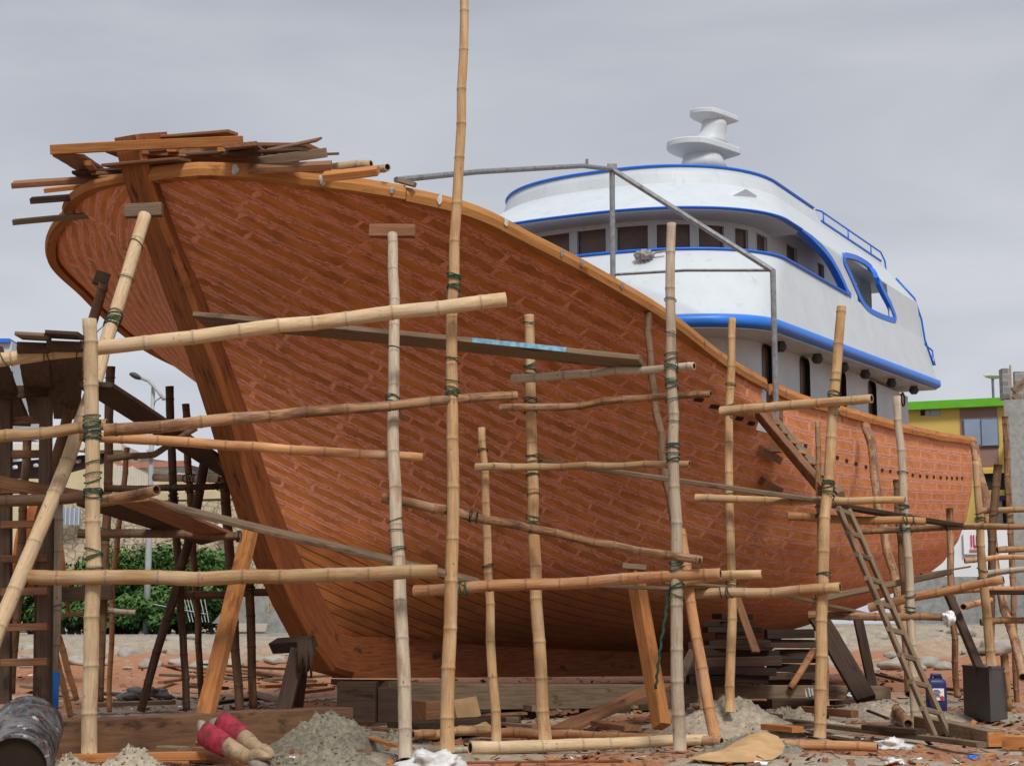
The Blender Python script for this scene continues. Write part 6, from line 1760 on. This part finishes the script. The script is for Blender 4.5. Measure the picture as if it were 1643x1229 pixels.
# sign at the left
sg=empty('warning_sign',at(20,940,45),'small red and white sign behind the left ladder','sign')
facade('board',15,27,905,931,45,.05,'whitewall',sg); facade('red_field',15,27,905,913,44.95,.03,'redsign',sg)
for k in range(4): facade('text_line',16.5,25,915+k*3.6,916.4+k*3.6,44.95,.03,'iron',sg)
# --- shrubs
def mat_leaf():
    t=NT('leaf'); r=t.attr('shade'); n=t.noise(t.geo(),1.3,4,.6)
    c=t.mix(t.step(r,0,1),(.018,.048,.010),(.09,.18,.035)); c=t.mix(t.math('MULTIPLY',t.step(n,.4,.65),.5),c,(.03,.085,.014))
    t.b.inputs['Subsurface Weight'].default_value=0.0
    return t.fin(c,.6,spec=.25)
M['leaf']=mat_leaf(); M['bark']=mat_plain('bark',(.10,.07,.05),.9,.3,8)
def shrub(px,ytop,Y,rx,ry,h,seed,label,n=5200,zb=None):
    base=at(px,1010,Y); base.z=kerb_z(base.x)-.05; ztop=at(px,ytop,Y).z; H=ztop-base.z
    root=empty('shrub',base,label,'shrub','green shrubs along the road')
    rs=random.Random(seed); V=[];Fc=[];A=[]
    blobs=[(Vector((rs.uniform(-.75,.75)*rx,rs.uniform(-.6,.6)*ry,H*rs.uniform(.25,.8))),rs.uniform(.28,.5)) for _ in range(16)]
    for k in range(n):
        bc,br=blobs[rs.randrange(len(blobs))]
        while True:
            d=Vector((rs.uniform(-1,1),rs.uniform(-1,1),rs.uniform(-1,1)))
            if .3<d.length<=1: break
        d=d.normalized()*(rs.random()**.35)
        p=base+bc+Vector((d.x*br*rx,d.y*br*ry,d.z*br*H*.55))
        if p.z>ztop+.1 or p.z<base.z: continue
        s_=rs.uniform(.045,.12); nrm=(d+Vector((rs.uniform(-.7,.7),rs.uniform(-.7,.7),rs.uniform(-.2,.9)))).normalized()
        t=nrm.cross(Vector((rs.uniform(-1,1),rs.uniform(-1,1),rs.uniform(-1,1)))).normalized(); b=nrm.cross(t)
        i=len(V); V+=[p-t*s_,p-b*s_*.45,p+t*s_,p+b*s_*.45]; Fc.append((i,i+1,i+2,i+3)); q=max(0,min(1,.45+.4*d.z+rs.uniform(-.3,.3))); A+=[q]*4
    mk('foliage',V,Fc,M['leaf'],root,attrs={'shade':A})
    mb=MB()
    for k in range(5):
        a=rs.uniform(-1,1); mb.tube([base+Vector((a*.2,0,-.05)),base+Vector((a*.5*rx,.0,H*.35)),base+Vector((a*.8*rx,.1,H*.7))],[.07,.05,.02],6)
    mb.build('trunk',M['bark'],root)
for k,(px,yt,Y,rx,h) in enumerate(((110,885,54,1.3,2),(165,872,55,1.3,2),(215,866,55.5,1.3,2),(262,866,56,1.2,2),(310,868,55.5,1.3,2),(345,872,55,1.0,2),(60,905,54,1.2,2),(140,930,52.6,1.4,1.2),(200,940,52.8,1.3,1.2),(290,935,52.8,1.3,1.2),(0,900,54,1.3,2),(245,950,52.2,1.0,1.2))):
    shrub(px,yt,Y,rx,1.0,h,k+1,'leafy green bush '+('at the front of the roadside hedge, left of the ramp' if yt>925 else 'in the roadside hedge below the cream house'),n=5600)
# leaning white stakes of an old fence
M['lampmetal']=mat_plain('lamp_post_grey',(.36,.38,.38),.6,.15,4)
root=empty('picket_fence',at(310,1010,51.6),'leaning pale stake fence in front of the bushes','fence')
for k in range(7):
    mb=MB(); mb.tube([at(305+k*5,998,51.4),at(293+k*5.5,950+k%3*3,51.6)],.014,5); mb.build('stake',M['lampmetal'],root)
mb=MB(); mb.tube([at(240,968,51.5),at(330,985,51.4)],.015,5); mb.build('rail',M['lampmetal'],root)

# ================================================================== LIGHT, SKY, CAMERA
world=bpy.data.worlds.new('World'); scene.world=world; world.use_nodes=True
nt=world.node_tree; nt.nodes.clear()
def wn(ty,**k):
    n=nt.nodes.new(ty)
    for a,b in k.items(): setattr(n,a,b)
    return n
SUN_EL, SUN_AZ = R(48), R(166)      # azimuth measured clockwise from +Y
sky=wn('ShaderNodeTexSky'); sky.sky_type='NISHITA'; sky.sun_disc=False; sky.sun_elevation=SUN_EL; sky.sun_rotation=SUN_AZ; sky.air_density=1.2; sky.dust_density=4
sc1=wn('ShaderNodeVectorMath',operation='SCALE'); sc1.inputs[3].default_value=.10; nt.links.new(sky.outputs[0],sc1.inputs[0])
tc=wn('ShaderNodeTexCoord'); mp=wn('ShaderNodeMapping'); mp.inputs[3].default_value=(1.4,1.4,5.5); nt.links.new(tc.outputs['Generated'],mp.inputs[0])
nz=wn('ShaderNodeTexNoise'); nz.inputs['Scale'].default_value=1.6; nz.inputs['Detail'].default_value=5; nz.inputs['Roughness'].default_value=.5; nz.inputs['Distortion'].default_value=.4; nt.links.new(mp.outputs[0],nz.inputs['Vector'])
rmp=wn('ShaderNodeMapRange'); rmp.interpolation_type='SMOOTHSTEP'; rmp.inputs[1].default_value=.3; rmp.inputs[2].default_value=.72; nt.links.new(nz.outputs[0],rmp.inputs[0])
cl=wn('ShaderNodeMix',data_type='RGBA'); cl.inputs[6].default_value=(.47,.495,.565,1); cl.inputs[7].default_value=(.67,.685,.73,1); nt.links.new(rmp.outputs[0],cl.inputs[0])
# an overcast sky is brighter overhead
sp=wn('ShaderNodeSeparateXYZ'); nt.links.new(tc.outputs['Generated'],sp.inputs[0])
ze=wn('ShaderNodeMapRange'); ze.interpolation_type='SMOOTHSTEP'; ze.inputs[1].default_value=.45; ze.inputs[2].default_value=.95; ze.inputs[3].default_value=1.0; ze.inputs[4].default_value=1.9; nt.links.new(sp.outputs[2],ze.inputs[0])
dk=wn('ShaderNodeMapRange'); dk.inputs[1].default_value=.0; dk.inputs[2].default_value=.40; dk.inputs[3].default_value=1.16; dk.inputs[4].default_value=.86; nt.links.new(sp.outputs[2],dk.inputs[0])
m1=wn('ShaderNodeMath',operation='MULTIPLY'); nt.links.new(ze.outputs[0],m1.inputs[0]); nt.links.new(dk.outputs[0],m1.inputs[1])
sc2=wn('ShaderNodeVectorMath',operation='SCALE'); nt.links.new(cl.outputs[2],sc2.inputs[0]); nt.links.new(m1.outputs[0],sc2.inputs[3])
mx=wn('ShaderNodeMix',data_type='RGBA'); mx.inputs[0].default_value=.92; nt.links.new(sc1.outputs[0],mx.inputs[6]); nt.links.new(sc2.outputs[0],mx.inputs[7])
bg=wn('ShaderNodeBackground'); bg.inputs[1].default_value=1.0; nt.links.new(mx.outputs[2],bg.inputs[0])
ow=wn('ShaderNodeOutputWorld'); nt.links.new(bg.outputs[0],ow.inputs[0])
sd=bpy.data.lights.new('sun','SUN'); sd.energy=2.7; sd.angle=R(14); sd.color=(1,.975,.93)
so=bpy.data.objects.new('sun',sd); COL.objects.link(so)
dirv=Vector((math.sin(SUN_AZ)*math.cos(SUN_EL),math.cos(SUN_AZ)*math.cos(SUN_EL),math.sin(SUN_EL)))
so.rotation_euler=dirv.to_track_quat('Z','Y').to_euler(); so.location=dirv*50
cd=bpy.data.cameras.new('camera'); cam=bpy.data.objects.new('camera',cd); COL.objects.link(cam)
cd.sensor_width=36; cd.lens=36*F/1643; cd.clip_end=8000; cd.clip_start=.1
cam.location=(0,0,EZ); cam.rotation_euler=(math.pi/2+TH,0,0); scene.camera=cam
scene.view_settings.view_transform='Standard'; scene.view_settings.look='None'; scene.view_settings.exposure=0; scene.view_settings.gamma=1
scene.render.film_transparent=False
scene.cycles.use_denoising=True; scene.cycles.max_bounces=6
